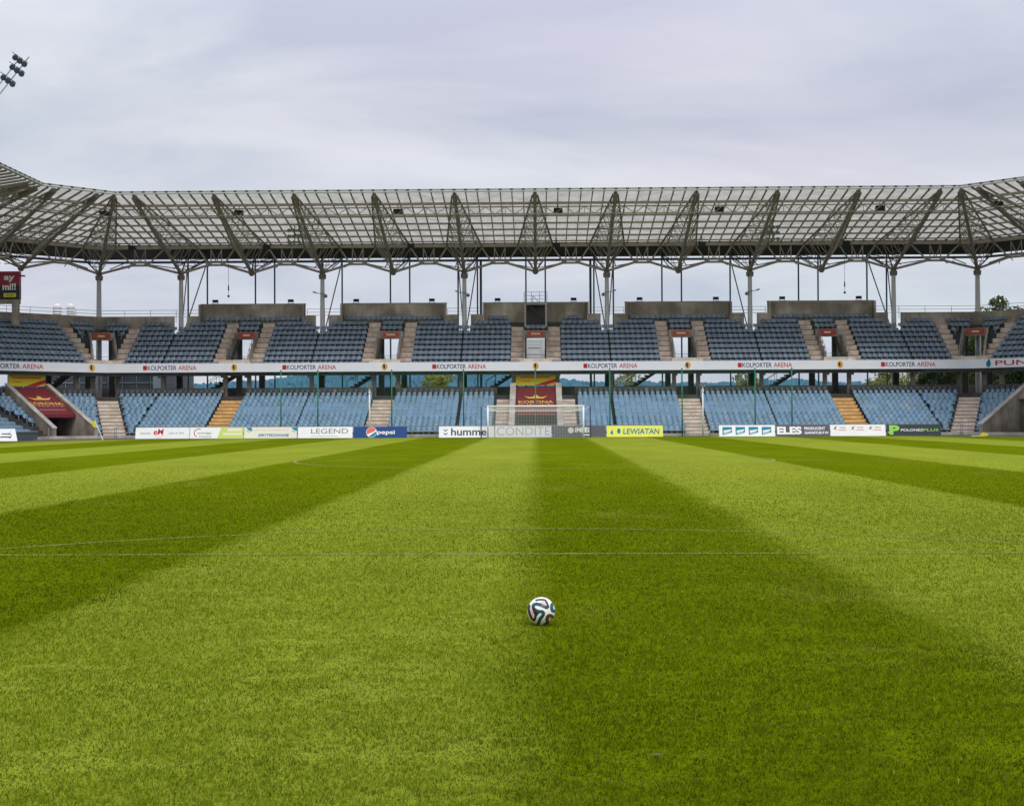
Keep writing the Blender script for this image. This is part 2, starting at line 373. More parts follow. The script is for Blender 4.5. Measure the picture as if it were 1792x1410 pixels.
# standing blades in front of the camera: one uncountable mass
M_blade = attr_mat('grass_blade', rough=.8, spec=.03, trans=.26)
def vnoise(x, y, s, seed):
    """cheap smooth value noise"""
    r_ = np.random.default_rng(seed); T = r_.random((128, 128))
    xs, ys = x * s, y * s; xi = np.floor(xs).astype(int); yi = np.floor(ys).astype(int); fx, fy = xs - xi, ys - yi
    fx = fx * fx * (3 - 2 * fx); fy = fy * fy * (3 - 2 * fy)
    g = lambda a, b: T[a % 128, b % 128]
    return (g(xi, yi) * (1 - fx) + g(xi + 1, yi) * fx) * (1 - fy) + (g(xi, yi + 1) * (1 - fx) + g(xi + 1, yi + 1) * fx) * fy
def blades():
    Y0, Y1 = 4.8, 66.0
    yy = np.linspace(Y0, Y1, 6000); keep = np.clip((66 - yy) / 44, 0, 1) ** 1.6
    dens = (0.86 * yy + 2.6) * 7700 * (6 / yy) ** 1.85 * keep
    cdf = np.cumsum(dens); tot = int(cdf[-1] * (yy[1] - yy[0])); cdf = cdf / cdf[-1]
    y = np.interp(rng.random(tot), cdf, yy); hw = .43 * y + 1.3
    x = (rng.random(tot) * 2 - 1) * hw - .02 * y
    # a looser margin of broader blades beside and before the frame
    dm = 8.4 * 2000 * (6 / yy) ** 1.85 * keep; cm = np.cumsum(dm); nm = int(cm[-1] * (yy[1] - yy[0])); ym = np.interp(rng.random(nm), cm / cm[-1], yy)
    xm = (.43 * ym + 1.3 + 4.2 * rng.random(nm)) * np.where(rng.random(nm) < .5, -1, 1) - .02 * ym
    na = 16000; ya = rng.uniform(2.6, 4.8, na); xa = rng.uniform(-7, 7, na)
    core = np.concatenate([np.ones(tot, bool), np.zeros(nm + na, bool)]); x = np.concatenate([x, xm, xa]); y = np.concatenate([y, ym, ya]); n = len(x)
    st = stripe_np(x + (vnoise(x, y, .9, 4) - .5) * .45 + (vnoise(x, y, 5.5, 44) - .5) * .35, y)
    big = vnoise(x, y * .6, .45, 1) * .5 + vnoise(x, y, 1.7, 2) * .3 + vnoise(x, y, 4.1, 8) * .2
    fine = vnoise(x, y, 9.0, 3)
    # rough longer and shorter tufts
    clump = vnoise(x, y, 11.0, 21) * .6 + vnoise(x, y, 24.0, 22) * .4
    h = (.015 + .016 * rng.random(n)) * (.55 + .9 * clump) * (.85 + .3 * big) * (.35 + .65 * np.clip((66 - y) / 44, 0, 1))
    wear = np.clip((vnoise(x * .7, y * 1.6, 1.9, 51) * .55 + vnoise(x * .8, y * 1.5, 6.3, 52) * .45 - .58) / .14, 0, 1); h *= 1 - .55 * wear
    tall = rng.random(n) < .025; h[tall] *= 1.7
    sc_ = np.clip(y / 6, .8, 9) ** .62
    wd = (.0023 + .0017 * rng.random(n)) * sc_ * np.where(core, 1, 1.9); h *= .9 * sc_ ** .25 * np.where(core, 1, 1.25)
    ang = rng.random(n) * 2 * np.pi
    lean = .5 + 1.9 * rng.random(n) ** 1.3
    dirx = np.cos(ang); diry = np.sin(ang)
    ly = (st * 2 - 1) * .35                      # mower roll: pale bands lie away from the camera, dark ones towards it
    lx = dirx * lean * 1.25; lyy = diry * lean * .7 + ly
    px, py = -np.sin(ang), np.cos(ang)
    facing = rng.random(n) * .6
    px = px * (1 - facing) + facing; nr = np.hypot(px, py); px /= nr; py /= nr
    B = np.stack([x, y, np.full(n, -.004)], 1); P = np.stack([px, py, np.zeros(n)], 1) * (wd / 2)[:, None]
    mid = B + np.stack([lx * h * .42, lyy * h * .42, h * .66], 1)
    tip = B + np.stack([lx * h * 1.0, lyy * h * 1.0, h * (1.05 - .26 * np.clip(np.hypot(lx, lyy), 0, 2.6))], 1)
    V = np.stack([B - P, B + P, mid + P * .8, mid - P * .8, tip], 1).reshape(-1, 3)
    i0 = np.arange(n) * 5
    loops = np.stack([i0, i0 + 1, i0 + 2, i0 + 3, i0 + 3, i0 + 2, i0 + 4], 1).ravel()
    starts = np.stack([np.arange(n) * 7, np.arange(n) * 7 + 4], 1).ravel(); totals = np.tile([4, 3], n)
    bd, bl = np.array((.104, .152, .0005)), np.array((.170, .236, .005))  # dark and pale band tints carry the rolled grass sheen as colour
    c = bd[None] * (1 - st[:, None]) + bl[None] * st[:, None]
    tone = .40 + .78 * big + .42 * clump
    c = c * (1 - .50 * wear[:, None]) + np.array((.030, .034, .010))[None] * .50 * wear[:, None]
    c = c * BLADE_GAIN * tone[:, None] * (.68 + .64 * rng.random(n))[:, None]
    warm = rng.random(n); c[:, 0] *= .82 + .40 * warm * (.6 + .8 * big); c[:, 2] *= .6 + .8 * rng.random(n)
    dry = rng.random(n) < (.015 + .05 * (big > .60)); c[dry] = np.array((.36, .35, .06)) * (.6 + .6 * rng.random(dry.sum()))[:, None]
    streak = (np.abs(x - 4.95 - .012 * (y - 14)) < .12) & (rng.random(n) < .30); c[streak] = np.array((.36, .34, .07))
    # faint lime on blades growing in the painted lines
    on = (np.abs(y - PEN_Y) < .05) | ((np.abs(np.hypot(x, y - SPOT_Y) - 9.15) < .05) & (y > PEN_Y))
    on &= rng.random(n) < .05 + .26 * vnoise(x, y, .7, 15) * vnoise(x, y, 3.0, 16) * 2; c[on] = np.array((.38, .43, .10)) * (.75 + .4 * rng.random(on.sum()))[:, None]
    C = np.repeat(c, 5, 0).reshape(-1, 5, 3); C[:, 4] *= 1.04
    o = fast_mesh('grass', V, loops, starts, totals, M_blade, np.clip(C.reshape(-1, 3), 0, .9))
    o['label'] = 'short mown grass of the pitch in pale and dark bands'; o['kind'] = 'stuff'; o['category'] = 'grass'
    return n
BLADE_GAIN = 0.87
blades()

# ------------------------------------------------------------------ stand levels
def up_r(i): return 8.3 + .8 * i
def up_z(i): return 6.2 + .527 * i
def lo_r(j): return -.25 + .75 * j
def lo_z(j): return .05 + .322 * j
EVEN = [0, -2, 2, -4, 4]; ODD = [-1, 1, -3, 3, -5, 5]
PITCH_SEAT = .49

# seat shell: curved pan and back on a bracket, facing -Y, origin on the tread under the front edge
def seat_geometry(w=.236):
    mb = MB()
    # pan: front lip, dish, rear
    prof = [(-.02, .40), (.02, .445), (.18, .43), (.36, .45)]
    vs = []
    for y, z in prof: vs += [(-w, y, z + .015), (0, y, z - .008), (w, y, z + .015)]
    fs = []
    for k in range(3):
        a = k * 3; fs += [(a, a + 1, a + 4, a + 3), (a + 1, a + 2, a + 5, a + 4)]
    mb.add(vs, fs)
    # back shell with rounded shoulders
    o = [(-w, .36, .45), (w, .36, .45), (w * 1.02, .40, .64), (w * .80, .42, .73), (-w * .80, .42, .73), (-w * 1.02, .40, .64)]
    b = [(x, y + .035, z) for x, y, z in o]
    mb.add(o + b, [(0, 1, 2, 5), (5, 2, 3, 4), (7, 6, 11, 8), (8, 11, 10, 9), (1, 7, 8, 2), (2, 8, 9, 3), (3, 9, 10, 4), (4, 10, 11, 5), (5, 11, 6, 0)])
    # skirt under the pan and bracket
    mb.add([(-w, -.02, .40), (w, -.02, .40), (w, -.0, .355), (-w, -.0, .355)], [(0, 3, 2, 1)])
    mb.add([(-.03, .02, 0), (.03, .02, 0), (.03, .34, .43), (-.03, .34, .43), (.03, .02, .38), (-.03, .02, .38)], [(0, 1, 4, 5), (1, 2, 4), (0, 5, 3)])
    return mb
SG = seat_geometry(); SV = np.array(SG.v); SF = SG.f
def seat_tint(base, n):
    k = .86 + .28 * rng.random(n); c = np.array(base)[None] * k[:, None]
    c[:, 2] *= .93 + .14 * rng.random(n); f = rng.random(n) < .06; c[f] = c[f] * .72 + .10; return c
M_seat = attr_mat('seat_plastic', rough=.42, spec=.4)
UP_SEAT, LO_SEAT = (.205, .265, .330), (.168, .285, .390)
def seat_variants(base, name):
    out = []
    for k in range(6):
        me = bpy.data.meshes.new(name); me.from_pydata([tuple(v) for v in SV], [], SF); me.update()
        at = me.attributes.new('Col', 'FLOAT_COLOR', 'POINT'); c = seat_tint(base, 1)[0]
        at.data.foreach_set('color', np.tile([*c, 1.0], (len(SV), 1)).astype(np.float32).ravel()); me.materials.append(M_seat); out.append(me)
    return out
def put_seats(parent, spots, base, first, SV=None, name='seat_rows'):
    """spots: (x, y, z, rot); the `first` indices become single seats, the rest one joined mass"""
    SV = globals()['SV'] if SV is None else SV
    var = seat_variants(base, 'seat') if first else []; rest = []
    for k, (x, y, z, a) in enumerate(spots):
        if k in first: linked('seat', random.choice(var), parent, (x, y, z), a + random.uniform(-.02, .02))
        else: rest.append((x, y, z, a))
    A = np.array(rest); n = len(A); ca, sa = np.cos(A[:, 3]), np.sin(A[:, 3])
    lx, ly, lz = SV[:, 0][None], SV[:, 1][None], SV[:, 2][None]
    V = np.stack([A[:, 0:1] + lx * ca[:, None] - ly * sa[:, None], A[:, 1:2] + lx * sa[:, None] + ly * ca[:, None], A[:, 2:3] + lz + 0 * ca[:, None]], 2).reshape(-1, 3)
    V -= np.array(root_loc(parent))
    m = len(SV); lens = np.array([len(f) for f in SF]); flat = np.concatenate([np.array(f) for f in SF])
    loops = (flat[None] + (np.arange(n) * m)[:, None]).ravel(); totals = np.tile(lens, n); starts = np.concatenate([[0], np.cumsum(totals)[:-1]])
    C = np.repeat(seat_tint(base, n), m, 0)
    o = fast_mesh(name, V, loops, starts, totals, M_seat, C, parent); o['kind'] = 'stuff'; return o

def kink_gap(seg, u, r):
    """distance from the nearest corner kink line, measured square to it"""
    a, b = lim(seg, r); d = []
    if seg == 'end': d = [u - a, b - u]
    elif seg.startswith('diag'): d = [u - a, b - u]
    else: d = [u - a]
    return min(d) * math.cos(R(22.5))

# ================================================================== LOWER TIER
low = thing('lower_stand', (0, FY, 0), 'lower tier of light blue seats behind the advertising boards', 'grandstand')
NL = 12; TC = 3.85          # tunnel centre on the corner diagonal
def lo_blocks(seg, j):
    r = lo_r(j)
    if seg == 'end': cuts = [(-2.35, 2.35)]
    elif seg.startswith('diag'): cuts = [(TC - 1.75, TC + (1.75 if seg == 'diagL' else 2.85))]
    else: cuts = []
    return cuts
for seg in SEGS:
    for j in range(NL):
        r0, z = lo_r(j), lo_z(j); cuts = lo_blocks(seg, j); u0 = None
        spans = []
        for a, b in cuts: spans.append((u0, a)); u0 = b
        spans.append((u0, None))
        for a, b in spans:
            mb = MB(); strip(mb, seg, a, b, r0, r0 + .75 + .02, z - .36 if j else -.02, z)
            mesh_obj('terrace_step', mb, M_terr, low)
def fill(a, b, cuts):
    """seat centres packed evenly into what the cuts leave of a..b"""
    out = []; u = a
    for c0, c1 in sorted(cuts) + [(b, b)]:
        e = min(c0, b)
        if e - u > PITCH_SEAT:
            n = int((e - u) / PITCH_SEAT); s = (e - u) / n
            if s > .54: s = PITCH_SEAT
            out += [(u + e) / 2 + (q - (n - 1) / 2) * s for q in range(n)]
        u = max(u, c1)
    return out
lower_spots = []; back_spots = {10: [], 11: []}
for j in range(NL):
    for seg in SEGS:
        r = lo_r(j) + .28; a, b = lim(seg, r); kg = 1.0
        a += kg; cuts = []
        if seg == 'end':
            b -= kg; cuts = [(7 * k - 1.05, 7 * k + 1.05) for k in (-4, -2, 2, 4)] + [(-3.62, 3.62)] + [(7 * k - .05, 7 * k + .05) for k in ODD]
        elif seg.startswith('diag'): b -= kg; cuts = [(TC - 2.15, TC + (2.15 if seg == 'diagL' else 3.25))]
        else: b = 14
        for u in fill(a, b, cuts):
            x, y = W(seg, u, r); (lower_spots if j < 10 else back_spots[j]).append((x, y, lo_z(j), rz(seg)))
# the rows that stand clear of the boards and show largest
order = sorted(range(len(lower_spots)), key=lambda q: (abs(lower_spots[q][2] - 1.9) * 8 + abs(lower_spots[q][0]) * .25))
put_seats(low, lower_spots, LO_SEAT, set(order[:300]))
NV = np.array(seat_geometry(.165).v)
put_seats(low, back_spots[10], (.17, .26, .33), set(), NV, 'back_seat_row'); put_seats(low, back_spots[11], (.055, .075, .095), set(), NV, 'top_seat_row')  # top row: seat colour darkened for the shade under the overhang
def stair(parent, seg, uc, w, rows, rf, zf, m, rise, half=False):
    """flight of concrete steps running straight up the terrace; each step a piece of its own"""
    st = None
    for i in rows:
        mb = MB(); r0, z = rf(i), zf(i); dr = rf(1) - rf(0)
        strip(mb, seg, uc - w / 2, uc + w / 2, r0 - .03, r0 + dr - .06, z - rise * .80, z + .012)
        o = mesh_obj('step', mb, m, st if st else parent)
        if st is None: o.name = 'stair'; st = o
        if half:
            mb = MB(); strip(mb, seg, uc - w / 2 + .02, uc + w / 2 - .02, r0 - .36, r0 - .032, z - rise + .02, z - rise * .5)
            mesh_obj('half_step', mb, m, st)
    return st
for k in (-2, 2): stair(low, 'end', 7 * k, 2.06, range(NL - 1), lo_r, lo_z, M_step, .322)
for k in (-4, 4): stair(low, 'end', 7 * k, 2.06, range(NL - 1), lo_r, lo_z, M_stepo, .322)
for s in (-1, 1): stair(low, 'end', s * 2.98, 1.22, range(NL - 1), lo_r, lo_z, M_step, .322)
cq = math.cos(R(22.5))
for t in 'LR':
    rr = lambda i: lo_r(i) / cq - .42
    stair(low, 'kink' + t, 0, 1.9, range(NL - 1), rr, lo_z, M_step, .322)
# front kerb and rail
for seg in SEGS:
    mb = MB(); strip(mb, seg, None, None, -.62, -.27, -.02, .22); mesh_obj('front_kerb', mb, M_concl, low)
    mb = MB(); a, b = lim(seg, -.9); n = max(2, int((b - a) / 2.1))
    if seg != 'sideL' and seg != 'sideR':
        for q in range(n + 1):
            u = a + (b - a) * q / n
            if seg.startswith('diag') and abs(u - TC) < 2.2: continue
            mb.tube(W(seg, u, -.72, 0), W(seg, u, -.72, .95), .035, n=5)
        for z in (.45, .95):
            if seg == 'end': mb.tube(W(seg, a, -.72, z), W(seg, b, -.72, z), .03, n=5)
        mesh_obj('front_rail', mb, M_rail, low)
# tunnels: end and two corners
M_tar = mat('maroon_banner', (0.165, 0.018, 0.026), 0.55, var=.12, scale=1.5)
for seg, c in (('end', 0.0), ('diagL', TC), ('diagR', TC + .55)):
    hi_, ho_, rf_ = (1.88, 2.32, -1.0) if seg == 'end' else ((1.72, 2.05, -.55) if seg == 'diagL' else (2.27, 2.60, -.55))
    for s in (-1, 1):
        mb = MB(); u0, u1 = sorted((c + s * hi_, c + s * ho_))
        strip(mb, seg, u0, u1, rf_, 8.9, -.02, 0.85, -.02, 4.75)
        mesh_obj('tunnel_wall', mb, M_concl if seg == 'end' else M_conc, low)
        mb = MB(); strip(mb, seg, u0 - .04, u1 + .04, rf_ - .04, 8.9, .86, .97, 4.76, 4.87); cp = mesh_obj('wall_coping', mb, M_concl, low)
    hi_ -= .01
    mb = MB(); rr0 = 3.0 if seg != 'diagR' else 6.0; zz0 = 1.80 + (rr0 - 3) * .42; strip(mb, seg, c - hi_, c + hi_, rr0, 8.6, zz0, zz0 + .22, 4.15, 4.37); mesh_obj('tunnel_roof', mb, M_conc, low)
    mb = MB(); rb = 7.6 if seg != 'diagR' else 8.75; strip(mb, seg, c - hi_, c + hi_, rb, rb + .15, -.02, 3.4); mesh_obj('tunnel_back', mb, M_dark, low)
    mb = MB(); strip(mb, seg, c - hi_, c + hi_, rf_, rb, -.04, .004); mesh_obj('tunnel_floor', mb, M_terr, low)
# concourse behind the top row
for seg in SEGS:
    mb = MB(); strip(mb, seg, None, None, 8.78, 17.6, 3.45, 3.70); mesh_obj('concourse_slab', mb, M_darkconc, low)  # slab colour kept dark to carry the shade of its underside
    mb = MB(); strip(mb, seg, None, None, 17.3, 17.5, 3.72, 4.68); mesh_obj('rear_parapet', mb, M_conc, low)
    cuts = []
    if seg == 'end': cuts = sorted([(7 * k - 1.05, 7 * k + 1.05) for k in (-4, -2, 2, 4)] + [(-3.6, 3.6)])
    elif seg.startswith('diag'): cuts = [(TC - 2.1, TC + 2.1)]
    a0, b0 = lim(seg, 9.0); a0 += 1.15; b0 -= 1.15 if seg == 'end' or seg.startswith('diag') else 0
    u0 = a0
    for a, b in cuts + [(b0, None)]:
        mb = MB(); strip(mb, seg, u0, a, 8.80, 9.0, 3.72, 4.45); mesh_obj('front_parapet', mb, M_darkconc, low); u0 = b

# ================================================================== UPPER TIER
upp = thing('upper_stand', (0, FY + 16, 0), 'upper tier of grey seats above the white lettered band', 'grandstand')
NU = 10
CORNER_ST = 2.7
def up_spans(seg, i):
    """terrace pieces of row i as (u0,u1); None = mitred at the kink"""
    r = up_r(i) + .4; cuts = []
    if seg == 'end':
        if 1 <= i <= 6: cuts += [(7 * k - 1.15, 7 * k + 1.15) for k in EVEN]
        if i == 8: cuts += [(7 * k - .62, 7 * k + .62) for k in ODD]
        if i == 9: return [(7 * k - 5.0, 7 * k + 5.0) for k in EVEN]
    elif i == 9: return []
    a = b = None
    if 1 <= i <= 6:
        l0, l1 = lim(seg, up_r(i)); a = l0 + 1.25
        if not seg.startswith('side'): b = l1 - 1.25
    sp = []; u0 = a
    for c0, c1 in sorted(cuts): sp.append((u0, c0)); u0 = c1
    sp.append((u0, b)); return sp
for seg in SEGS:
    for i in range(NU):
        r0, z = up_r(i), up_z(i)
        for a, b in up_spans(seg, i):
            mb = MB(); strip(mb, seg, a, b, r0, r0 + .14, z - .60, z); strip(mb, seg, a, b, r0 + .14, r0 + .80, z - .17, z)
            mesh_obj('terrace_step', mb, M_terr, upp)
upper_spots = []
for i in range(NU):
    for seg in SEGS:
        r = up_r(i) + .30; a, b = lim(seg, r); cuts = []
        kg = 1.6 if 1 <= i <= 6 else (.4 if i else 1.6)
        a += kg
        if seg == 'end':
            b -= kg
            for k in EVEN:
                c = 7 * k
                if i == 0: cuts.append((c - 1.5, c + 1.5))
                elif i <= 6: cuts.append((c - 2.38, c + 2.38))
                elif i <= 8: cuts += [(c - 2.38, c - 1.18), (c + 1.18, c + 2.38)]
            if i == 9: cuts += [(7 * k - 2.2, 7 * k + 2.2) for k in ODD] + [(-99, -33), (33, 99), (-2.6, 2.6)]
            if i == 8: cuts.append((-2.5, 2.5))
            g = .8 if i == 8 else .06
            if i < 9: cuts += [(7 * k - g, 7 * k + g) for k in ODD]
            if i >= 1: cuts += [(s * (FX + CORNER_ST) - .6, s * (FX + CORNER_ST) + .6) for s in (-1, 1)]
        else:
            if i == 9: continue
            if seg.startswith('diag'):
                b -= kg
                if i >= 1: cuts = [(-CORNER_ST - .6, -CORNER_ST + .6), (DL + CORNER_ST - .6, DL + CORNER_ST + .6)]
            else:
                b = 16
                if i >= 1: cuts = [(-CORNER_ST - .6, -CORNER_ST + .6)]
        for u in fill(a, b, cuts):
            x, y = W(seg, u, r); upper_spots.append((x, y, up_z(i), rz(seg)))
order = sorted(range(len(upper_spots)), key=lambda q: (abs(upper_spots[q][2] - up_z(3)) * 6 + abs(upper_spots[q][0]) * .25))
put_seats(upp, upper_spots, UP_SEAT, set(order[:300]))
for k in EVEN:
    for s in (-1, 1): stair(upp, 'end', 7 * k + s * 1.78, 1.15, range(1, 10 if k else 9), up_r, up_z, M_stepd, .527)
for t in 'LR':
    s = -1 if t == 'L' else 1
    stair(upp, 'end', s * (FX + CORNER_ST), 1.15, range(1, 9), up_r, up_z, M_stepd, .527)
    stair(upp, 'diag' + t, -CORNER_ST, 1.15, range(1, 9), up_r, up_z, M_stepd, .527)
    stair(upp, 'diag' + t, DL + CORNER_ST, 1.15, range(1, 9), up_r, up_z, M_stepd, .527)
# vomitory portals
def portal(seg, c, sc_=1.0):
    q = lambda r: r * sc_
    for s in (-1, 1):
        ua, ub = sorted((c + s * 1.00, c + s * 1.18))
        mb = MB()
        for i in range(1, 7):      # ragged stepped tops
            strip(mb, seg, ua, ub, q(up_r(i)), q(up_r(i) + .8) - .003, up_z(1) - .4, up_z(i) + (.95 if i < 5 else .55))
        mesh_obj('portal_wall', mb, M_conc, upp)
        mb = MB()
        mb.path([W(seg, (ua + ub) / 2, q(up_r(1)), up_z(1) + 1.2), W(seg, (ua + ub) / 2, q(up_r(5)), up_z(5) + 1.25)], .025, 5)
        for i in (1, 3, 5): mb.tube(W(seg, (ua + ub) / 2, q(up_r(i)), up_z(i) + .5), W(seg, (ua + ub) / 2, q(up_r(i)), up_z(i) + 1.22), .022, n=5)
        mesh_obj('portal_rail', mb, M_rail, upp)
    mb = MB(); strip(mb, seg, c - 1.18, c + 1.18, q(13.45), q(13.9), 9.28, 10.02); mesh_obj('portal_lintel', mb, M_conc, upp)
    mb = MB(); strip(mb, seg, c - 1.45, c + 1.45, q(8.18), q(8.45), 6.1, 7.08); mesh_obj('portal_sill', mb, M_step, upp)
    mb = MB()
    mb.path([W(seg, c - 1.0, q(9.2), 7.45), W(seg, c + 1.0, q(9.2), 7.45)], .02, 5); mb.path([W(seg, c - 1.0, q(9.2), 7.2), W(seg, c + 1.0, q(9.2), 7.2)], .015, 5)
    mesh_obj('sill_rail', mb, M_teal, upp)
for k in EVEN: portal('end', 7 * k)
for t in 'LR': portal('kink' + t, 0, 1 / cq)
# back walls
for k in EVEN:
    mb = MB(); strip(mb, 'end', 7 * k - 5.2, 7 * k + 5.2, 16.32, 16.62, 10.2, 12.90)
    bw = mesh_obj('high_back_wall', mb, M_conc, upp)
    for q in range(4):
        mb = MB(); u0 = 7 * k - 4.98 + q * 2.495; strip(mb, 'end', u0 + .012, u0 + 2.483, 16.285, 16.318, 10.9, 12.86); mesh_obj('wall_panel', mb, M_conc, bw)
    for s in (-1, 1):
        mb = MB(); u0, u1 = sorted((7 * k + s * 5.2, 7 * k + s * 5.02)); strip(mb, 'end', u0, u1, 15.45, 16.31, 10.2, 12.86); mesh_obj('return_wall', mb, M_conc, bw)
    mb = MB(); strip(mb, 'end', 7 * k - 5.24, 7 * k + 5.24, 16.28, 16.66, 12.905, 12.99); mesh_obj('coping', mb, M_concl, bw)
for k in ODD:
    for s in (-1, 1):
        if abs(k) == 5 and s * k > 0: continue
        u0, u1 = sorted((7 * k + s * .64, 7 * k + s * 1.795)); mb = MB(); strip(mb, 'end', u0, u1, 15.50, 15.78, 10.0, 11.72); mesh_obj('low_back_wall', mb, M_conc, upp)
for s in (-1, 1):
    mb = MB()
    if s < 0: strip(mb, 'end', None, -35.64, 15.50, 15.78, 10.0, 11.72)
    else: strip(mb, 'end', 35.64, None, 15.50, 15.78, 10.0, 11.72)
    mesh_obj('low_back_wall', mb, M_conc, upp)
for seg in SEGS[1:]:
    mb = MB(); strip(mb, seg, None, None, 15.50, 15.78, 10.0, 11.72); mesh_obj('low_back_wall', mb, M_conc, upp)
# walkway rails behind the low walls
def rail(seg, u0, u1, r, z, gap=2.4):
    mb = MB(); n = max(1, round((u1 - u0) / gap))
    for h in (0, -.32, -.62): mb.tube(W(seg, u0, r, z + h), W(seg, u1, r, z + h), .022, n=5)
    for q in range(n + 1): u = u0 + (u1 - u0) * q / n; mb.tube(W(seg, u, r, z - 1.2), W(seg, u, r, z), .024, n=5)
    mesh_obj('walkway_rail', mb, M_rail, upp)
for k in ODD:
    if abs(k) < 5: rail('end', 7 * k - 1.75, 7 * k + 1.75, 17.2, 12.5, 1.75)
for s in (-1, 1):
    a, b = sorted((s * 33.3, s * 43.6)); rail('end', a, b, 17.2, 12.45)
for t in 'LR':
    rail('diag' + t, *lim('diag' + t, 17.2), 17.2, 12.45); rail('side' + t, lim('side' + t, 17.2)[0], 20, 17.2, 12.45)
# raker beams, pillars, edge band
FZ0, FZ1, FR = 5.96, 6.76, 8.05
M_band = mat('white_band', (0.82, 0.84, 0.88), 0.45, var=.04, scale=.6)
pill = []
def raker(seg, u, q=1.0):
    mb = MB(); w = .22
    f = lambda r: r * q
    pts = []
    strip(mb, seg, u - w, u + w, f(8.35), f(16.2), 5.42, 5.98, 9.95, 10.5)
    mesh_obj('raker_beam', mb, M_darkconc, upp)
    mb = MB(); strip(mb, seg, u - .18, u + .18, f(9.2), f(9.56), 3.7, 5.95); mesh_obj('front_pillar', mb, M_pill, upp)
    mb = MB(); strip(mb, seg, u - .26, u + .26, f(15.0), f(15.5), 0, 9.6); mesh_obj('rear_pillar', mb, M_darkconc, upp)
for k in ODD: raker('end', 7 * k)
for k in EVEN:
    off = 1.12 if k else 2.05
    for s in (-1, 1): raker('end', 7 * k + s * off)
for t in 'LR':
    raker('kink' + t, -1.12, 1 / cq); raker('kink' + t, 1.12, 1 / cq); raker('diag' + t, -1.0); raker('diag' + t, DL + 1.0)
for seg in SEGS:
    mb = MB(); strip(mb, seg, None, None, FR, FR + .18, FZ0, FZ1); fb = mesh_obj('fascia_band', mb, M_band, upp)
    mb = MB(); strip(mb, seg, None, None, FR - .02, FR + .20, FZ0 - .05, FZ0 - .003); mesh_obj('band_trim', mb, M_rail, fb)
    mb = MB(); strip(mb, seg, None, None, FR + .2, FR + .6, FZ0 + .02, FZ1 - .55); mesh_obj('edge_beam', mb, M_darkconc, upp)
    if seg == 'end': band_end = fb
    if seg == 'diagL': band_dl = fb
    if seg == 'diagR': band_dr = fb
# outside stairs climbing behind the concourse to each vomitory
def outer_stair(x0, x1, y, z0, z1, n=10):
    mb = MB(); mb.bar((x0, y, z0 - .15), (x1, y, z1 - .15), 1.3, .22); st = mesh_obj('outer_stair', mb, M_darkconc, upp)
    for q in range(n):
        t = (q + .5) / n; x = x0 + (x1 - x0) * t; z = z0 + (z1 - z0) * t
        m2 = MB().box(x - .16, x + .16, y - .66, y + .66, z - .02, z + .14); mesh_obj('step', m2, M_darkconc, st)
    mb = MB()
    for yy in (y - .62, y + .62):
        mb.tube((x0, yy, z0 + 1.0), (x1, yy, z1 + 1.0), .025, n=5)
        for q in range(5): t = q / 4; mb.tube((x0 + (x1 - x0) * t, yy, z0 + (z1 - z0) * t), (x0 + (x1 - x0) * t, yy, z0 + (z1 - z0) * t + 1.0), .02, n=5)
    mesh_obj('stair_rail', mb, M_teal, st)
for k in EVEN: outer_stair(7 * k - 5.0, 7 * k - 1.2, FY + 18.6, 4.3, 6.75)
outer_stair(-47.5, -44.2, FY + 13.0, 4.3, 6.9); outer_stair(49.5, 45.0, FY + 12.0, 4.2, 7.2)
# under-band lamps
for k in range(-8, 9):
    if abs(k) * 5.0 > 38: continue
    mb = MB().box(k * 5 - .32, k * 5 + .32, FY + FR + .25, FY + FR + .55, FZ0 - .16, FZ0 - .02); mesh_obj('soffit_lamp', mb, M_rail, upp)
# ================================================================== ROOF
roof = thing('stand_roof', (0, FY + 16, 0), 'translucent panelled roof on beige lattice trusses and tall columns', 'roof')
def roof_z(r): return 21.25 - .155 * r
RB = 15.8                                   # column line
def sheet_material():
    m = bpy.data.materials.new('translucent_sheet'); m.use_nodes = True; N = m.node_tree.nodes; L = m.node_tree.links
    b = N['Principled BSDF']; b.inputs['Roughness'].default_value = .5; b.inputs['Base Color'].default_value = (.62, .62, .58, 1)
    t = N.new('ShaderNodeBsdfTranslucent'); g = N.new('ShaderNodeNewGeometry'); n = N.new('ShaderNodeTexNoise'); n.inputs['Scale'].default_value = .9
    n.inputs['Detail'].default_value = 5; L.new(g.outputs['Position'], n.inputs['Vector']); r = N.new('ShaderNodeValToRGB')
    r.color_ramp.elements[0].position = .3; r.color_ramp.elements[0].color = (.40, .395, .355, 1)
    r.color_ramp.elements[1].position = .7; r.color_ramp.elements[1].color = (.60, .59, .54, 1)
    L.new(n.outputs['Fac'], r.inputs[0]); L.new(r.outputs[0], t.inputs['Color'])
    mx = N.new('ShaderNodeMixShader'); mx.inputs[0].default_value = .62
    L.new(b.outputs[0], mx.inputs[1]); L.new(t.outputs[0], mx.inputs[2]); L.new(mx.outputs[0], N['Material Output'].inputs['Surface']); return m
M_sheet = sheet_material()
M_rim = mat('roof_rim', (0.50, 0.52, 0.50), .5, var=.06, scale=1)
def rs(seg, u):                              # where a rafter line starts (kink line clips it)
    if seg == 'end': return max(0, (abs(u) - FX) / T22)
    if seg.startswith('diag'): return max(0, -u / T22, (u - DL) / T22)
    return max(0, -u / T22)
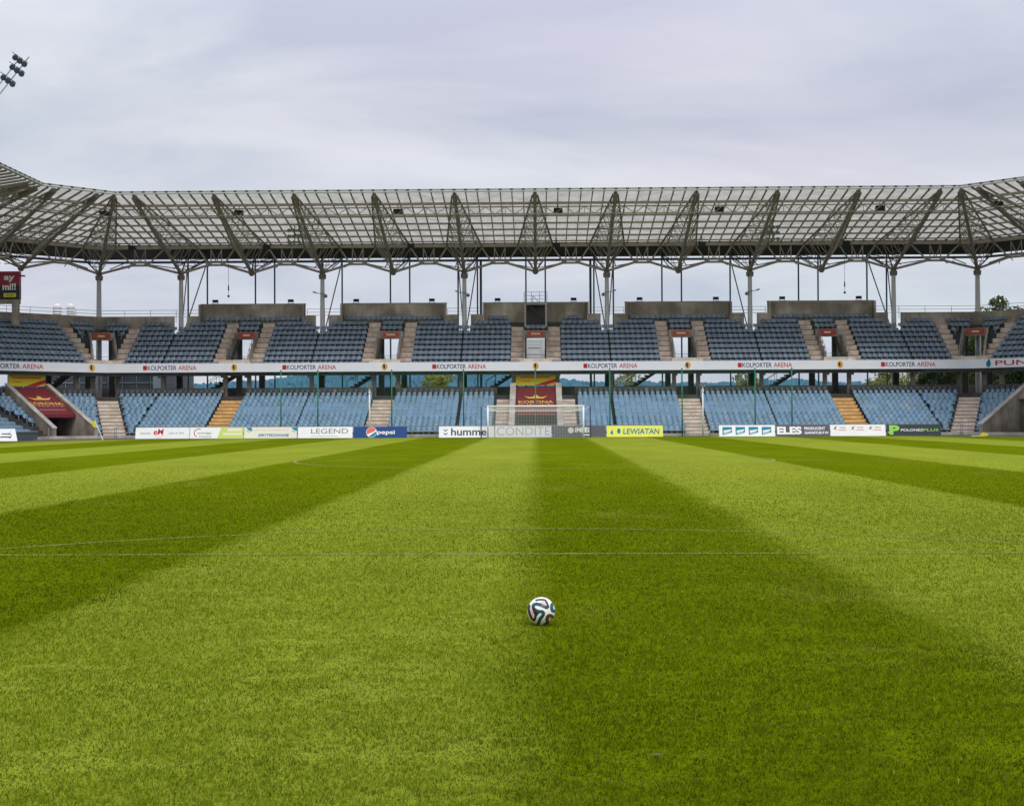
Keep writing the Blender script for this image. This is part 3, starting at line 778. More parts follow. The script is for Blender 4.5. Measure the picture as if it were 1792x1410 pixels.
for seg in SEGS:
    a, b = lim(seg, RB); step = 1.0
    us = []
    if seg == 'end': us = [q * step for q in range(-43, 44)]
    elif seg.startswith('diag'): us = [-6 + q for q in range(0, 20) if -6 + q < DL + 6.2]
    else: us = [-6 + q for q in range(0, 32) if -6 + q < SIDE_LEN]
    for u in us:
        s0 = rs(seg, u)
        if s0 > RB - .4: continue
        mb = MB(); mb.bar(W(seg, u, s0 + .05, roof_z(s0) - .11), W(seg, u, RB, roof_z(RB) - .11), .085, .16); mesh_obj('rafter', mb, M_steeld, roof)
        if s0 == 0: mb = MB(); p = W(seg, u, -.20, roof_z(0) - .02); mb.bar(W(seg, u, -.30, roof_z(0) + .02), W(seg, u, .02, roof_z(0) + .02), .22, .24); mesh_obj('rim_bracket', mb, M_dark, roof)
    bl = [us[0] - step] + us + [us[-1] + step] if not seg.startswith('side') else [us[0] - step] + us
    for u0, u1 in zip(bl[:-1], bl[1:]):
        c0, c1 = rs(seg, u0), rs(seg, u1)
        if c0 > RB and c1 > RB: continue
        c0c, c1c = min(c0, RB), min(c1, RB)
        if min(c0c, c1c) > RB - .3: continue
        mid = []
        kinks = [FX, -FX] if seg == 'end' else ([0, DL] if seg.startswith('diag') else [0])
        pts = [(u0 + .02, c0c), (u1 - .02, c1c), (u1 - .02, RB), (u0 + .02, RB)]
        for kk in kinks:
            if u0 + .05 < kk < u1 - .05: pts.insert(1, (kk, 0.0))
        pts = [p for i, p in enumerate(pts) if p != pts[i - 1]]
        lo_ = lim(seg, RB)
        pts = [(min(max(u, lo_[0]), lo_[1]), r) for u, r in pts]
        mesh_obj('roof_panel', MB().poly([W(seg, u, r, roof_z(r)) for u, r in pts]), M_sheet, roof)
    # purlins (rectangular) and the front edge
    for r, w, h, d in ((2.5, .14, .22, .20), (6.2, .14, .16, .20), (8.4, .11, .16, .22), (10.4, .11, .16, .22), (12.4, .11, .16, .22), (14.3, .10, .12, .22)):
        l0, l1 = lim(seg, r); mb = MB(); mb.bar(W(seg, l0, r, roof_z(r) - d - h / 2), W(seg, l1, r, roof_z(r) - d - h / 2), w, h); mesh_obj('purlin', mb, M_steel, roof)
    mb = MB(); l0, l1 = lim(seg, RB); mb.bar(W(seg, l0, RB, roof_z(RB) - .26), W(seg, l1, RB, roof_z(RB) - .26), .28, .32); mesh_obj('edge_beam', mb, M_steel, roof)
    mb = MB(); strip(mb, seg, None, None, -.20, -.02, roof_z(0) - .10, roof_z(0) + .12); mesh_obj('roof_rim', mb, M_rim, roof)
    mb = MB(); l0, l1 = lim(seg, -.26); mb.tube(W(seg, l0, -.26, roof_z(0) - .06), W(seg, l1, -.26, roof_z(0) - .06), .07); mb.tube(W(seg, l0, -.22, roof_z(0) + .14), W(seg, l1, -.22, roof_z(0) + .14), .05); mesh_obj('rim_tube', mb, M_rim, roof)
    # front lattice purlin
    r = 2.9; zt, zb = roof_z(r) - .50, roof_z(r) - 1.12; l0, l1 = lim(seg, r); n = max(2, round((l1 - l0) / 1.75))
    mb = MB(); mb.tube(W(seg, l0, r, zt), W(seg, l1, r, zt), .055); mb.tube(W(seg, l0, r, zb), W(seg, l1, r, zb), .055)
    lp = mesh_obj('lattice_purlin', mb, M_steel, roof); mb = MB()
    for q in range(n):
        ua, ub = l0 + (l1 - l0) * q / n, l0 + (l1 - l0) * (q + 1) / n; um = (ua + ub) / 2
        mb.tube(W(seg, ua, r, zt), W(seg, um, r, zb), .035, n=5, cap=False); mb.tube(W(seg, um, r, zb), W(seg, ub, r, zt), .035, n=5, cap=False)
        if q % 2 == 0: mb.tube(W(seg, ua, r, zt), W(seg, ua, r, zb), .03, n=5, cap=False)
    mesh_obj('lattice', mb, M_steel, lp)
    # opaque rear strip
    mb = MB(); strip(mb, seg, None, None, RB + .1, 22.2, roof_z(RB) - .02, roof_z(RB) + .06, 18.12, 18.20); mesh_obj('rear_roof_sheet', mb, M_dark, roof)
    mb = MB()
    l0, l1 = lim(seg, 22.2); mb.tube(W(seg, l0, 22.2, 18.25), W(seg, l1, 22.2, 18.25), .07); mb.tube(W(seg, l0, 22.4, 17.85), W(seg, l1, 22.4, 17.85), .13, n=8)
    mesh_obj('gutter_pipe', mb, M_teal, roof)

NODE_Z, NR, TIPR, TIPZ = 15.95, RB, .55, roof_z(.55) - .35
def truss(seg, u, q=1.0, scale_w=1.0):
    """triangular cantilever: one bottom chord to the tip, two upper chords spreading towards the column line, lattice between"""
    f = lambda r: r * q
    N_ = W(seg, u, f(NR), NODE_Z); T_ = W(seg, u, f(TIPR), TIPZ)
    hw = 1.75 * scale_w
    A = [W(seg, u + s * hw, f(NR), roof_z(NR) - .38) for s in (-1, 1)]; B = [W(seg, u + s * .22, f(TIPR), TIPZ + .12) for s in (-1, 1)]
    mb = MB(); mb.tube(N_, T_, .17, .14, 8); t = mesh_obj('truss', mb, M_brown, roof)
    for a, b in zip(A, B): mesh_obj('upper_chord', MB().tube(a, b, .095, .08, 6), M_brown, t)
    mb = MB(); n = 10
    L3 = lambda p, q_, k: Vector(p).lerp(Vector(q_), k)
    for i in range(n):
        k0, k1 = i / n, (i + 1) / n
        c0 = L3(N_, T_, k0); 
        for a, b in zip(A, B):
            mb.tube(c0, L3(a, b, k0), .034, n=4, cap=False); mb.tube(c0, L3(a, b, k1), .030, n=4, cap=False)
        mb.tube(L3(A[0], B[0], k0), L3(A[1], B[1], k0), .032, n=4, cap=False)
        if i % 2 == 0: mb.tube(L3(A[0], B[0], k0), L3(A[1], B[1], k1), .026, n=4, cap=False)
        else: mb.tube(L3(A[1], B[1], k0), L3(A[0], B[0], k1), .026, n=4, cap=False)
    mesh_obj('lattice', mb, M_steel, t)
    # tip bracket
    mb = MB(); mb.bar(W(seg, u, f(TIPR + 1.5), roof_z(TIPR + 1.5) - .45), W(seg, u, f(TIPR - .15), roof_z(0) - .25), .34, .40); mesh_obj('tip_plate', mb, M_steeld, t)
    # back stays from the node to the rear strip
    mb = MB(); D = [W(seg, u + s * hw * .62, f(22.0), 18.15) for s in (-1, 1)]
    for a, d in zip(A, D):
        mb.tube(N_, d, .075, n=6); mb.tube(a, d, .06, n=6); mb.tube(L3(N_, d, .5), a, .04, n=5); mb.tube(L3(N_, a, .5), d, .035, n=5)
    mb.tube(D[0], D[1], .06); mb.tube(L3(N_, D[0], .5), L3(N_, D[1], .5), .04)
    mesh_obj('back_stay', mb, M_steeld, t)
    mb = MB(); mb.sphere(N_, .30, 10, 7); mb.tube((N_[0], N_[1], NODE_Z + .3), (N_[0], N_[1], NODE_Z - .25), .24, .20, 8); mesh_obj('node', mb, M_steeld, t)
    return N_
def bay(p0, p1, seg_out):
    """arched lower bracing between two nodes with the M web under the edge beam"""
    P0, P1 = Vector(p0), Vector(p1); d = (P1 - P0); Ln = d.length; e = d.normalized(); zb = roof_z(RB) - .48; zf = 16.78
    pt = lambda s, z: (P0.x + e.x * s, P0.y + e.y * s, z)
    m = Ln / 2; fl = .80
    mb = MB(); mb.tube(pt(0, NODE_Z), pt(m - fl, zf), .12, n=6); mb.tube(pt(m - fl, zf), pt(m + fl, zf), .11, n=6); mb.tube(pt(m + fl, zf), pt(Ln, NODE_Z), .12, n=6)
    br = mesh_obj('arched_brace', mb, M_steel, roof)
    mb = MB()
    mb.tube(pt(m - fl + .05, zf), pt(1.75 if Ln > 5 else .8, zb), .085, n=6); mb.tube(pt(m + fl - .05, zf), pt(Ln - (1.75 if Ln > 5 else .8), zb), .085, n=6)
    for s in (-.52, .52): mb.tube(pt(m + s, zf), pt(m + s, zb), .06, n=5); mb.tube(pt(m + s, zb), pt(m, zf + .25), .055, n=5)
    mb.tube(pt(m - fl, zf + .28), pt(m + fl, zf + .28), .05, n=5)
    for s in (-1, 1):
        c = pt(m + s * .62, zf + .12); mb.sphere(c, .2, 8, 5)
    mesh_obj('web', mb, M_steel, br)
    mb = MB(); o = seg_out; rr = 4.2
    off = lambda p, k: (p[0] + o[0] * k, p[1] + o[1] * k, p[2])
    for sgn, base in ((1, 0), (-1, Ln)):
        mb.tube(off(pt(base + sgn * 1.6, 16.95), rr), pt(m - sgn * (fl - .1), zf + .1), .045, n=5)
        mb.tube(off(pt(base + sgn * .2, 16.75), rr), pt(base + sgn * 2.4, zf - .05), .04, n=5)
        mb.tube(off(pt(base + sgn * 1.0, 17.8), rr + 1.6), off(pt(base + sgn * .9, 16.5), .6), .055, n=5)
    mesh_obj('tie_rod', mb, M_teal, br)
nodes_end = {}
for k in range(-5, 6): nodes_end[k] = truss('end', 7 * k)
kn = {t: truss('kink' + t, 0, 1 / cq, .9) for t in 'LR'}
for k in range(-5, 5): bay(nodes_end[k], nodes_end[k + 1], (0, 1))
bay(kn['L'], nodes_end[-5], (0, 1)); bay(nodes_end[5], kn['R'], (0, 1))
for t in 'LR':
    a = truss('diag' + t, 1.4); b = truss('diag' + t, 5.3); c = truss('kinkb' + t, 0, 1 / cq, .9)
    w = SEG['diag' + t][2]; bay(kn[t], a, w); bay(a, b, w); bay(b, c, w)
    p = c; w = SEG['side' + t][2]
    for u in (1.6, 8.6, 15.6, 22.6): n_ = truss('side' + t, u); bay(p, n_, w); p = n_
# columns
def column(x, y, z0, double=None):
    mb = MB(); mb.tube((x, y, z0), (x, y, 9.5), .25, .25, 12); mb.tube((x, y, 9.5), (x, y, NODE_Z - .45), .25, .20, 12)
    c = mesh_obj('column', mb, M_steell, roof)
    mb = MB(); mb.tube((x, y, NODE_Z - .62), (x, y, NODE_Z - .18), .34, .38, 12); mesh_obj('collar', mb, M_steeld, c)
    if double:
        mb = MB(); mb.tube((x + double[0], y + double[1], z0), (x + double[0] * .35, y + double[1] * .35, NODE_Z - .4), .17, .15, 10); mesh_obj('column_strut', mb, M_steell, c)
for k in ODD: column(7 * k, FY + RB, 0, ((-.25 if k < 0 else .25), .55) if abs(k) == 5 else None)
for t in 'LR': column(kn[t][0], kn[t][1], 0, ((-.45 if t == 'L' else .45), .6))
for t in 'LR':
    for u in (1.6, 15.6): x, y = W('side' + t, u, RB); column(x, y, 0)
# rear posts and down pipes
for k in range(-5, 6):
    for s in (-1, 1):
        mb = MB().tube((7 * k + s * 1.0, FY + 22.3, 0), (7 * k + s * 1.0, FY + 22.3, 18.3), .085, .085, 8); mesh_obj('rear_post', mb, M_teal, roof)
    if k % 2:
        mb = MB()
        for s in (-1, 1): mb.tube((7 * k + s * 1.0, FY + 22.2, 17.8), (7 * k + s * .12, FY + 16.4, 10.2), .06, n=6)
        mesh_obj('stay', mb, M_steeld, roof)
for s in (-1, 1):
    mb = MB().path([(s * 5.65 + .0, FY + 22.4, 17.85), (s * 5.65, FY + 22.4, 0)], .13, 8); mesh_obj('down_pipe', mb, M_teal, roof)
x, y = W('diagL', 3.2, 20.5); mesh_obj('rear_post', MB().tube((x, y, 0), (x, y, 18.2), .17, n=8), M_dark, roof)

# ================================================================== lettering helpers
FLAT = {}
def paint(name, c, rough=.5): return mat('print_' + name, c, rough, spec=.2)
P_navy = paint('navy', (.018, .035, .095)); P_red = paint('red', (.50, .020, .025)); P_white = paint('white', (.88, .88, .88)); P_black = paint('black', (.02, .02, .022))
P_blue = paint('blue', (.0, .055, .23)); P_cyan = paint('cyan', (.02, .24, .40)); P_yel = paint('yellow', (.78, .70, .05)); P_gray = paint('grey', (.085, .085, .105))
P_lgray = paint('light_grey', (.45, .45, .46)); P_green = paint('lime', (.30, .62, .10)); P_lime = paint('pale_lime', (.58, .68, .16)); P_gold = paint('gold', (.72, .45, .10))
P_salmon = paint('coral', (.72, .16, .12)); P_teal = paint('teal', (.0, .22, .32)); P_dteal = paint('dark_teal', (.015, .05, .06)); P_cream = paint('cream', (.80, .76, .60))
P_mgray = paint('mid_grey', (.22, .22, .23)); P_orange = paint('orange', (.62, .17, .06)); P_pink = paint('pink', (.75, .42, .42))
class Face:
    """local sign face: x right, z up, facing the pitch; put() lays flat print a few mm proud of it"""
    def __init__(s, parent, org, a, n, tilt=0.0):
        s.p = parent; s.o = Vector(org); s.a = Vector((a[0], a[1], 0)).normalized(); s.n = Vector((n[0], n[1], 0)).normalized()
        up = Vector((0, 0, 1)); s.up = (up - s.n * math.tan(tilt)).normalized(); s.nn = s.a.cross(s.up).normalized()
        if s.nn.dot(s.n) < 0: s.nn = -s.nn
    def P(s, x, z, lift): return tuple(s.o + s.a * x + s.up * z + s.nn * lift)
    def poly(s, pts, m, name='print', lift=.004):
        return mesh_obj(name, MB().poly([s.P(x, z, lift) for x, z in pts]), m, s.p)
    def rect(s, x0, x1, z0, z1, m, name='print', lift=.004): return s.poly([(x0, z0), (x1, z0), (x1, z1), (x0, z1)], m, name, lift)
    def text(s, t, x0, x1, z0, z1, m, bold=0.0, lift=.006, slant=0.0, name='lettering'):
        V, F = text_mesh(t, bold); mb = MB(); mb.add([s.P(x0 + (x1 - x0) * vx + slant * (z1 - z0) * vz, z0 + (z1 - z0) * vz, lift) for vx, vz in V], F); return mesh_obj(name, mb, m, s.p)
    def disc(s, x, z, r, m, lift=.005, n=24, rz_=None, a0=0, a1=2 * math.pi, name='emblem'):
        rz_ = r if rz_ is None else rz_
        return s.poly([(x + r * math.cos(a0 + (a1 - a0) * i / n), z + rz_ * math.sin(a0 + (a1 - a0) * i / n)) for i in range(n)], m, name, lift)
    def arcband(s, x, z, r0, r1, a0, a1, m, lift=.005, n=18, name='emblem'):
        mb = MB(); 
        for i in range(n):
            t0, t1 = a0 + (a1 - a0) * i / n, a0 + (a1 - a0) * (i + 1) / n
            mb.poly([s.P(x + r * math.cos(t), z + r * math.sin(t), lift) for r, t in ((r0, t0), (r1, t0), (r1, t1), (r0, t1))])
        return mesh_obj(name, mb, m, s.p)

# band lettering: spots measured from the photograph's plan (x of the left end, metres)
zb0, zb1 = FZ0 + .19, FZ1 - .19
F_ = Face(band_end, (0, FY + FR, 0), (1, 0), (0, -1))
for x0 in (-36.5, -23.5, -9.58, 4.40, 18.62, 31.75):
    F_.rect(x0, x0 + .36, zb0, zb1, P_red, 'emblem'); F_.text('KOLPORTER', x0 + .42, x0 + 3.12, zb0, zb1, P_navy, .012); F_.text('ARENA', x0 + 3.30, x0 + 4.98, zb0, zb1, P_red, .008)
for k in EVEN:
    x = 7 * k; z = (FZ0 + FZ1) / 2
    F_.disc(x, z, .27, P_gold, .004, rz_=.34); F_.poly([(x - .16, z + .2), (x + .02, z + .26), (x + .05, z - .24), (x - .13, z - .1)], P_black, 'emblem', .007); F_.poly([(x + .08, z + .2), (x + .2, z + .12), (x + .15, z - .12), (x + .07, z - .05)], P_salmon, 'emblem', .007)
o, a, w = SEG['diagL']; FL_ = Face(band_dl, W('diagL', 0, FR, 0), (-a[0], -a[1]), (-w[0], -w[1]))
FL_.rect(-8.55, -8.15, zb0, zb1, P_red, 'emblem'); FL_.text('KOLPORTER', -8.1, -4.9, zb0, zb1, P_navy, .012); FL_.text('ARENA', -4.7, -2.75, zb0, zb1, P_red, .008)
z = (FZ0 + FZ1) / 2; x = 1.9; FL_.disc(x, z, .3, P_gold, .004, rz_=.34); FL_.poly([(x - .16, z + .2), (x + .02, z + .26), (x + .05, z - .24), (x - .13, z - .1)], P_black, 'emblem', .007)
o, a, w = SEG['diagR']; FR_ = Face(band_dr, W('diagR', 0, FR, 0), (a[0], a[1]), (-w[0], -w[1]))
FR_.disc(-1.6, z - .05, .23, P_teal, rz_=.30); FR_.disc(-1.55, z + .2, .12, P_teal, rz_=.2); FR_.text('PUNKT', -.95, 4.2, zb0 - .02, zb1 + .02, P_red, .01)

# ================================================================== advertising boards
BY = 107.0
def bx(px): return .17 + (px - 941.0) * BY / FPX
def board(px0, px1, label, m, y=BY, skew=0.0):
    x0, x1 = bx(px0) + .02, bx(px1) - .02; z0, z1 = .05, .94; t = R(14)
    th = thing('advertising_board', ((x0 + x1) / 2, y, 0), label, 'advertising board', 'advertising boards along the goal line')
    c, s = math.cos(t), math.sin(t)
    mb = MB(); d = math.tan(t) * (z1 - z0)
    mb.hexa([(x0, y, z0), (x1, y, z0), (x1, y + .03, z0), (x0, y + .03, z0), (x0, y + d, z1), (x1, y + d, z1), (x1, y + d + .03, z1), (x0, y + d + .03, z1)])
    mesh_obj('panel', mb, m, th)
    mb = MB()
    for k in (.08, .5, .92):
        x = x0 + (x1 - x0) * k; mb.tube((x, y + .05 + d * .9, z1 - .1), (x, y + .62, 0), .018, n=5); mb.tube((x, y + .05, .03), (x, y + .62, .02), .015, n=5)
    mesh_obj('support_frame', mb, M_rail, th)
    f = Face(th, (x0, y, z0), (1, 0), (0, -1)); f.up = Vector((0, math.sin(t), math.cos(t))); f.nn = Vector((0, -math.cos(t), math.sin(t)))
    f.w = x1 - x0; f.h = (z1 - z0) / c; return th, f
M_bw = mat('board_white', (.88, .89, .90), .45, var=.03, scale=2); M_bb = mat('board_blue', (.0, .050, .215), .45); M_bg = mat('board_grey', (.085, .085, .11), .5)
M_by = mat('board_yellow', (.80, .78, .10), .45, var=.04, scale=2); M_bd = mat('board_dark_green', (.012, .026, .028), .45); M_bc = mat('board_cream', (.80, .77, .66), .45)
th, f = board(232, 328, 'white radio board with red script, first board beyond the corner flag', M_bw); w, h = f.w, f.h
f.text('RADIO', .09 * w, .28 * w, .38 * h, .56 * h, P_mgray); f.text('eM', .33 * w, .51 * w, .35 * h, .88 * h, P_red, .02, slant=.12); f.text('107,9 FM', .62 * w, .90 * w, .38 * h, .56 * h, P_mgray); f.arcband(.44 * w, .42 * h, .30, .33, R(200), R(340), P_pink)
th, f = board(328, 423.5, 'half white half lime board with a red arc beside ochre steps', M_bw); w, h = f.w, f.h
f.poly([(.52 * w, .02), (w - .01, .02), (w - .01, h - .02), (.58 * w, h - .02)], P_lime); f.rect(.70 * w, .97 * w, .62 * h, .92 * h, P_cream, lift=.007); f.rect(.62 * w, .97 * w, .30 * h, .50 * h, P_cream, lift=.007)
f.arcband(.16 * w, .5 * h, .30, .36, R(60), R(250), P_red); f.text('artridge', .15 * w, .40 * w, .36 * h, .58 * h, P_mgray, .01); f.text('Control', .18 * w, .40 * w, .10 * h, .28 * h, P_mgray, .01)
th, f = board(424, 518, 'cream board with blue word and two blue corner logos', M_bc); w, h = f.w, f.h
for s in (0, 1):
    x = .03 * w + s * .86 * w; f.poly([(x, .96 * h), (x + .11 * w, .98 * h), (x + .12 * w, .62 * h), (x + .05 * w, .72 * h)], P_cyan); f.poly([(x + .0 * w, .70 * h), (x + .10 * w, .56 * h), (x + .04 * w, .58 * h)], P_teal)
f.text('BIURO KART W TWOJEJ OFERCIE', .15 * w, .84 * w, .68 * h, .80 * h, P_pink); f.text('SPRYTSKOWANIE', .27 * w, .85 * w, .14 * h, .40 * h, P_cyan, .03)
th, f = board(519, 616, 'white board with thin grey LEGEND lettering', M_bw); w, h = f.w, f.h
f.text('LEGEND', .24 * w, .92 * w, .40 * h, .84 * h, P_mgray); f.rect(.24 * w, .74 * w, .14 * h, .18 * h, P_lgray); f.rect(.05 * w, .19 * w, .35 * h, .85 * h, P_white)
th, f = board(617, 712, 'deep blue board with round red, white and blue cola emblem', M_bb); w, h = f.w, f.h
cx, cz, r_ = .335 * w, .50 * h, .43
f.disc(cx, cz, r_, P_white, .004)
f.poly([(cx + r_ * .93 * math.cos(R(t_)), cz + r_ * .93 * math.sin(R(t_))) for t_ in range(28, 216, 9)] + [(cx - .10, cz - .06), (cx + .12, cz + .02)], P_salmon, 'emblem', .007)
f.poly([(cx + r_ * .93 * math.cos(R(t_)), cz + r_ * .93 * math.sin(R(t_))) for t_ in range(236, 372, 9)] + [(cx + .20, cz - .04), (cx - .02, cz - .20)], P_cyan, 'emblem', .007)
f.text('pepsi', .44 * w, .77 * w, .22 * h, .68 * h, P_white, .02)
th, f = board(767, 865, 'white hummel board with two dark chevrons left of the goal', M_bw); w, h = f.w, f.h
f.text('hummel', .22 * w, .90 * w, .18 * h, .84 * h, P_dteal, .015)
for zz in (.62, .30): f.poly([(.085 * w, zz * h + .14), (.12 * w, zz * h), (.155 * w, zz * h + .14), (.155 * w, zz * h + .05), (.12 * w, zz * h - .09), (.085 * w, zz * h + .05)], P_dteal, 'emblem')
th, f = board(866, 965, 'white board with thin pale CONDITE lettering behind the goal', M_bw); w, h = f.w, f.h
f.text('CONDITE', .03 * w, .97 * w, .18 * h, .92 * h, P_lgray, -.008)
th, f = board(966, 1060, 'slate grey board with white IMPEL lettering behind the goalpost', M_bg); w, h = f.w, f.h
f.disc(.345 * w, .60 * h, .24, P_cream); f.text('IMPEL', .42 * w, .72 * w, .42 * h, .86 * h, P_white, .03, slant=.15); f.rect(.60 * w, .71 * w, .15 * h, .24 * h, P_white)
th, f = board(1061, 1160, 'bright yellow board with teal lettering right of the goal', M_by); w, h = f.w, f.h
f.poly([(.06 * w, .35 * h), (.10 * w, .70 * h), (.115 * w, .25 * h), (.09 * w, .20 * h)], P_teal, 'emblem'); f.disc(.215 * w, .52 * h, .14, P_teal, rz_=.22); f.text('LEWIATAN', .29 * w, .93 * w, .24 * h, .74 * h, P_teal, .02, slant=.1)
th, f = board(1257, 1355, 'white board with four blue square logos in a row', M_bw); w, h = f.w, f.h
for q in range(4):
    x = .06 * w + q * .235 * w; f.poly([(x, .12 * h), (x + .17 * w, .35 * h), (x + .17 * w, .84 * h), (x, .84 * h)], P_cyan, 'emblem'); f.poly([(x + .02 * w, .36 * h), (x + .16 * w, .50 * h), (x + .15 * w, .62 * h), (x + .02 * w, .52 * h)], P_white, 'emblem', .008); f.poly([(x + .02 * w, .24 * h), (x + .13 * w, .38 * h), (x + .13 * w, .44 * h), (x + .02 * w, .32 * h)], P_white, 'emblem', .008)
th, f = board(1356, 1450, 'dark grey board with bold white ELES lettering', M_bg); w, h = f.w, f.h
f.text('ELES', .02 * w, .48 * w, .16 * h, .86 * h, P_white, .05); f.text('PRODUCENT', .53 * w, .92 * w, .56 * h, .82 * h, P_white, .03); f.text('GARNITURÓW', .53 * w, .98 * w, .18 * h, .48 * h, P_white, .03)
th, f = board(1450.5, 1547, 'white board with three small scribbled logos below ochre steps', M_bw); w, h = f.w, f.h
for q in range(3):
    x = .06 * w + q * .32 * w; f.poly([(x, .60 * h), (x + .03 * w, .86 * h), (x + .055 * w, .84 * h), (x + .03 * w, .56 * h)], P_mgray, 'emblem'); f.arcband(x + .075 * w, .66 * h, .12, .16, R(90), R(270), P_pink); f.rect(x + .11 * w, x + .22 * w, .72 * h, .78 * h, P_mgray); f.rect(x + .09 * w, x + .23 * w, .48 * h, .58 * h, P_pink)
th, f = board(1548, 1643, 'dark green board with lime P emblem, last board before the corner', M_bd); w, h = f.w, f.h
f.text('P', .05 * w, .24 * w, .10 * h, .94 * h, P_green, .05, name='emblem'); f.rect(.02 * w, .12 * w, .26 * h, .36 * h, P_green, 'emblem', .008); f.text('POLONEZ', .26 * w, .67 * w, .40 * h, .62 * h, P_white, .01, slant=.2); f.text('PLUS', .675 * w, .95 * w, .40 * h, .62 * h, P_green, .01, slant=.2)
# board end at the picture's left edge, on the touchline
th = thing('advertising_board', (-40.0, 98.6, 0), 'white board on the touchline, cut by the left picture edge', 'advertising board', 'advertising boards along the touchline')
mb = MB(); mb.hexa([(-41.6, 98.2, .04), (-38.45, 98.9, .04), (-38.45, 98.93, .04), (-41.6, 98.23, .04), (-41.75, 98.5, .95), (-38.75, 99.2, .95), (-38.75, 99.23, .95), (-41.75, 98.53, .95)]); mesh_obj('panel', mb, M_bw, th)
mb = MB(); mb.tube((-40.8, 98.5, .8), (-41.0, 99.2, 0), .02, n=5); mb.tube((-39.0, 98.95, .8), (-39.2, 99.6, 0), .02, n=5); mesh_obj('support_frame', mb, M_rail, th)
f = Face(th, (-41.6, 98.2, .04), (3.15, .7), (.22, -1)); f.up = Vector((-.08, .31, .95)).normalized(); f.nn = Vector((.2, -.93, .31)).normalized()
f.rect(2.1, 2.7, .55, .60, P_dteal, lift=.02); f.rect(2.0, 2.75, .30, .36, P_dteal, lift=.02); f.arcband(2.6, .42, .16, .2, R(-80), R(120), P_dteal, .02)
# ================================================================== banners on the tunnels
def crown_pts(cx, cz, s): return [(cx - s, cz + .30 * s), (cx - .62 * s, cz - .28 * s), (cx + .62 * s, cz - .28 * s), (cx + s, cz + .30 * s), (cx + .55 * s, cz + .02 * s), (cx + .22 * s, cz + .10 * s), (cx + .14 * s, cz + .44 * s), (cx, cz + .58 * s), (cx - .14 * s, cz + .44 * s), (cx - .22 * s, cz + .10 * s), (cx - .55 * s, cz + .02 * s)]
for seg, c, where in (('end', 0.0, 'over the tunnel behind the goal'), ('diagL', TC, 'over the tunnel in the corner by the flag')):
    o, a, w = SEG[seg]; flip = -1 if seg == 'diagL' else 1; hb = 1.86 if seg == 'end' else 1.70
    th = thing('club_banner', W(seg, c, 3.0, 0), 'maroon sloping banner with gold crown ' + where, 'banner', 'maroon crown banners')
    r0, r1, z0, z1 = 2.97, 8.55, 2.06, 4.41
    mb = MB(); strip(mb, seg, c - hb, c + hb, r0, r1, z0, z0 + .012, z1, z1 + .012); strip(mb, seg, c - hb, c + hb, r0 - .03, r0 - .005, z0 - .28, z0 + .01); mesh_obj('tarpaulin', mb, M_tar, th)
    f = Face(th, W(seg, c, r0, z0 + .012), (flip * a[0], flip * a[1]), (-w[0], -w[1]))
    L_ = math.hypot(r1 - r0, z1 - z0); up = Vector((w[0] * (r1 - r0), w[1] * (r1 - r0), z1 - z0)) / L_; f.up = up; f.nn = Vector((-w[0] * (z1 - z0), -w[1] * (z1 - z0), r1 - r0)) / L_
    f.poly(crown_pts(0, 3.55, 1.08), P_gold, 'emblem', .02)
    f.text('KORONA', -1.58, 1.58, 2.10, 2.72, P_gold, .02, .02); f.text('KIELCE', -1.5, 1.5, 1.72, 1.92, P_pink, 0, .02)
    if seg != 'end': f.rect(-1.2, 1.2, .95, 1.02, P_pink, lift=.02)
    th = thing('sponsor_banner', W(seg, c, 8.6, 4.5), 'yellow banner with red stripe ' + where.replace('over', 'hung above'), 'banner', 'yellow banners under the band')
    mb = MB(); strip(mb, seg, c - hb, c + hb, 8.95, 8.97, 4.62, 5.93); mesh_obj('sheet', mb, mat('banner_yellow', (.72, .58, .0), .5, var=.06, scale=1), th)
    f = Face(th, W(seg, c, 8.945, 4.62), (flip * a[0], flip * a[1]), (-w[0], -w[1]))
    f.poly([(-.2, .0), (hb, .62), (hb, .30), (.9, .0)], P_red, lift=.005); f.poly([(.95, 0), (hb, .24), (hb, 0)], P_gold, lift=.004)
    f.rect(-1.4, 1.2, 1.02, 1.12, P_orange, lift=.006); f.rect(-1.4, 1.3, .66, .82, P_orange, lift=.006); f.rect(-1.35, -.5, .34, .42, P_orange, lift=.006)

# vomitory signs
M_sign = mat('red_sign', (.42, .045, .025), .45, var=.1, scale=4)
names = {-4: 'second vomitory from the left', -2: 'vomitory left of the middle', 0: 'middle vomitory under the platform', 2: 'vomitory right of the middle', 4: 'vomitory above the right ochre steps'}
def vom_sign(seg, c, q, lab, pale):
    o, a, w = SEG[seg]; r = 13.38 * q
    th = thing('sector_sign', W(seg, c, r, 9.3), lab, 'sign', 'red sector signs over the vomitories')
    mb = MB(); strip(mb, seg, c - .82, c + .82, r, r + .06, 9.40, 9.96); mesh_obj('board', mb, mat('coral_sign', (.50, .13, .06), .5) if pale else M_sign, th)
    fl = -1 if seg == 'kinkL' else 1
    f = Face(th, W(seg, c, r, 9.40), (fl * a[0], fl * a[1]), (-w[0], -w[1]))
    if pale:
        f.poly([(-.7, .28), (-.45, .40), (-.45, .16)], P_red, 'arrow'); f.rect(-.45, .45, .22, .34, P_cream); f.poly([(.7, .28), (.45, .40), (.45, .16)], P_red, 'arrow')
    else:
        f.rect(-.36, .36, .16, .40, P_orange); f.rect(-.30, .30, .22, .34, P_cream, lift=.007)
for k in EVEN: vom_sign('end', 7 * k, 1.0, 'red sign over the ' + names[k], k in (-2, 0, 2))
vom_sign('kinkL', 0, 1 / cq, 'red sign over the vomitory in the left corner', False); vom_sign('kinkR', 0, 1 / cq, 'red sign over the vomitory in the right corner', False)
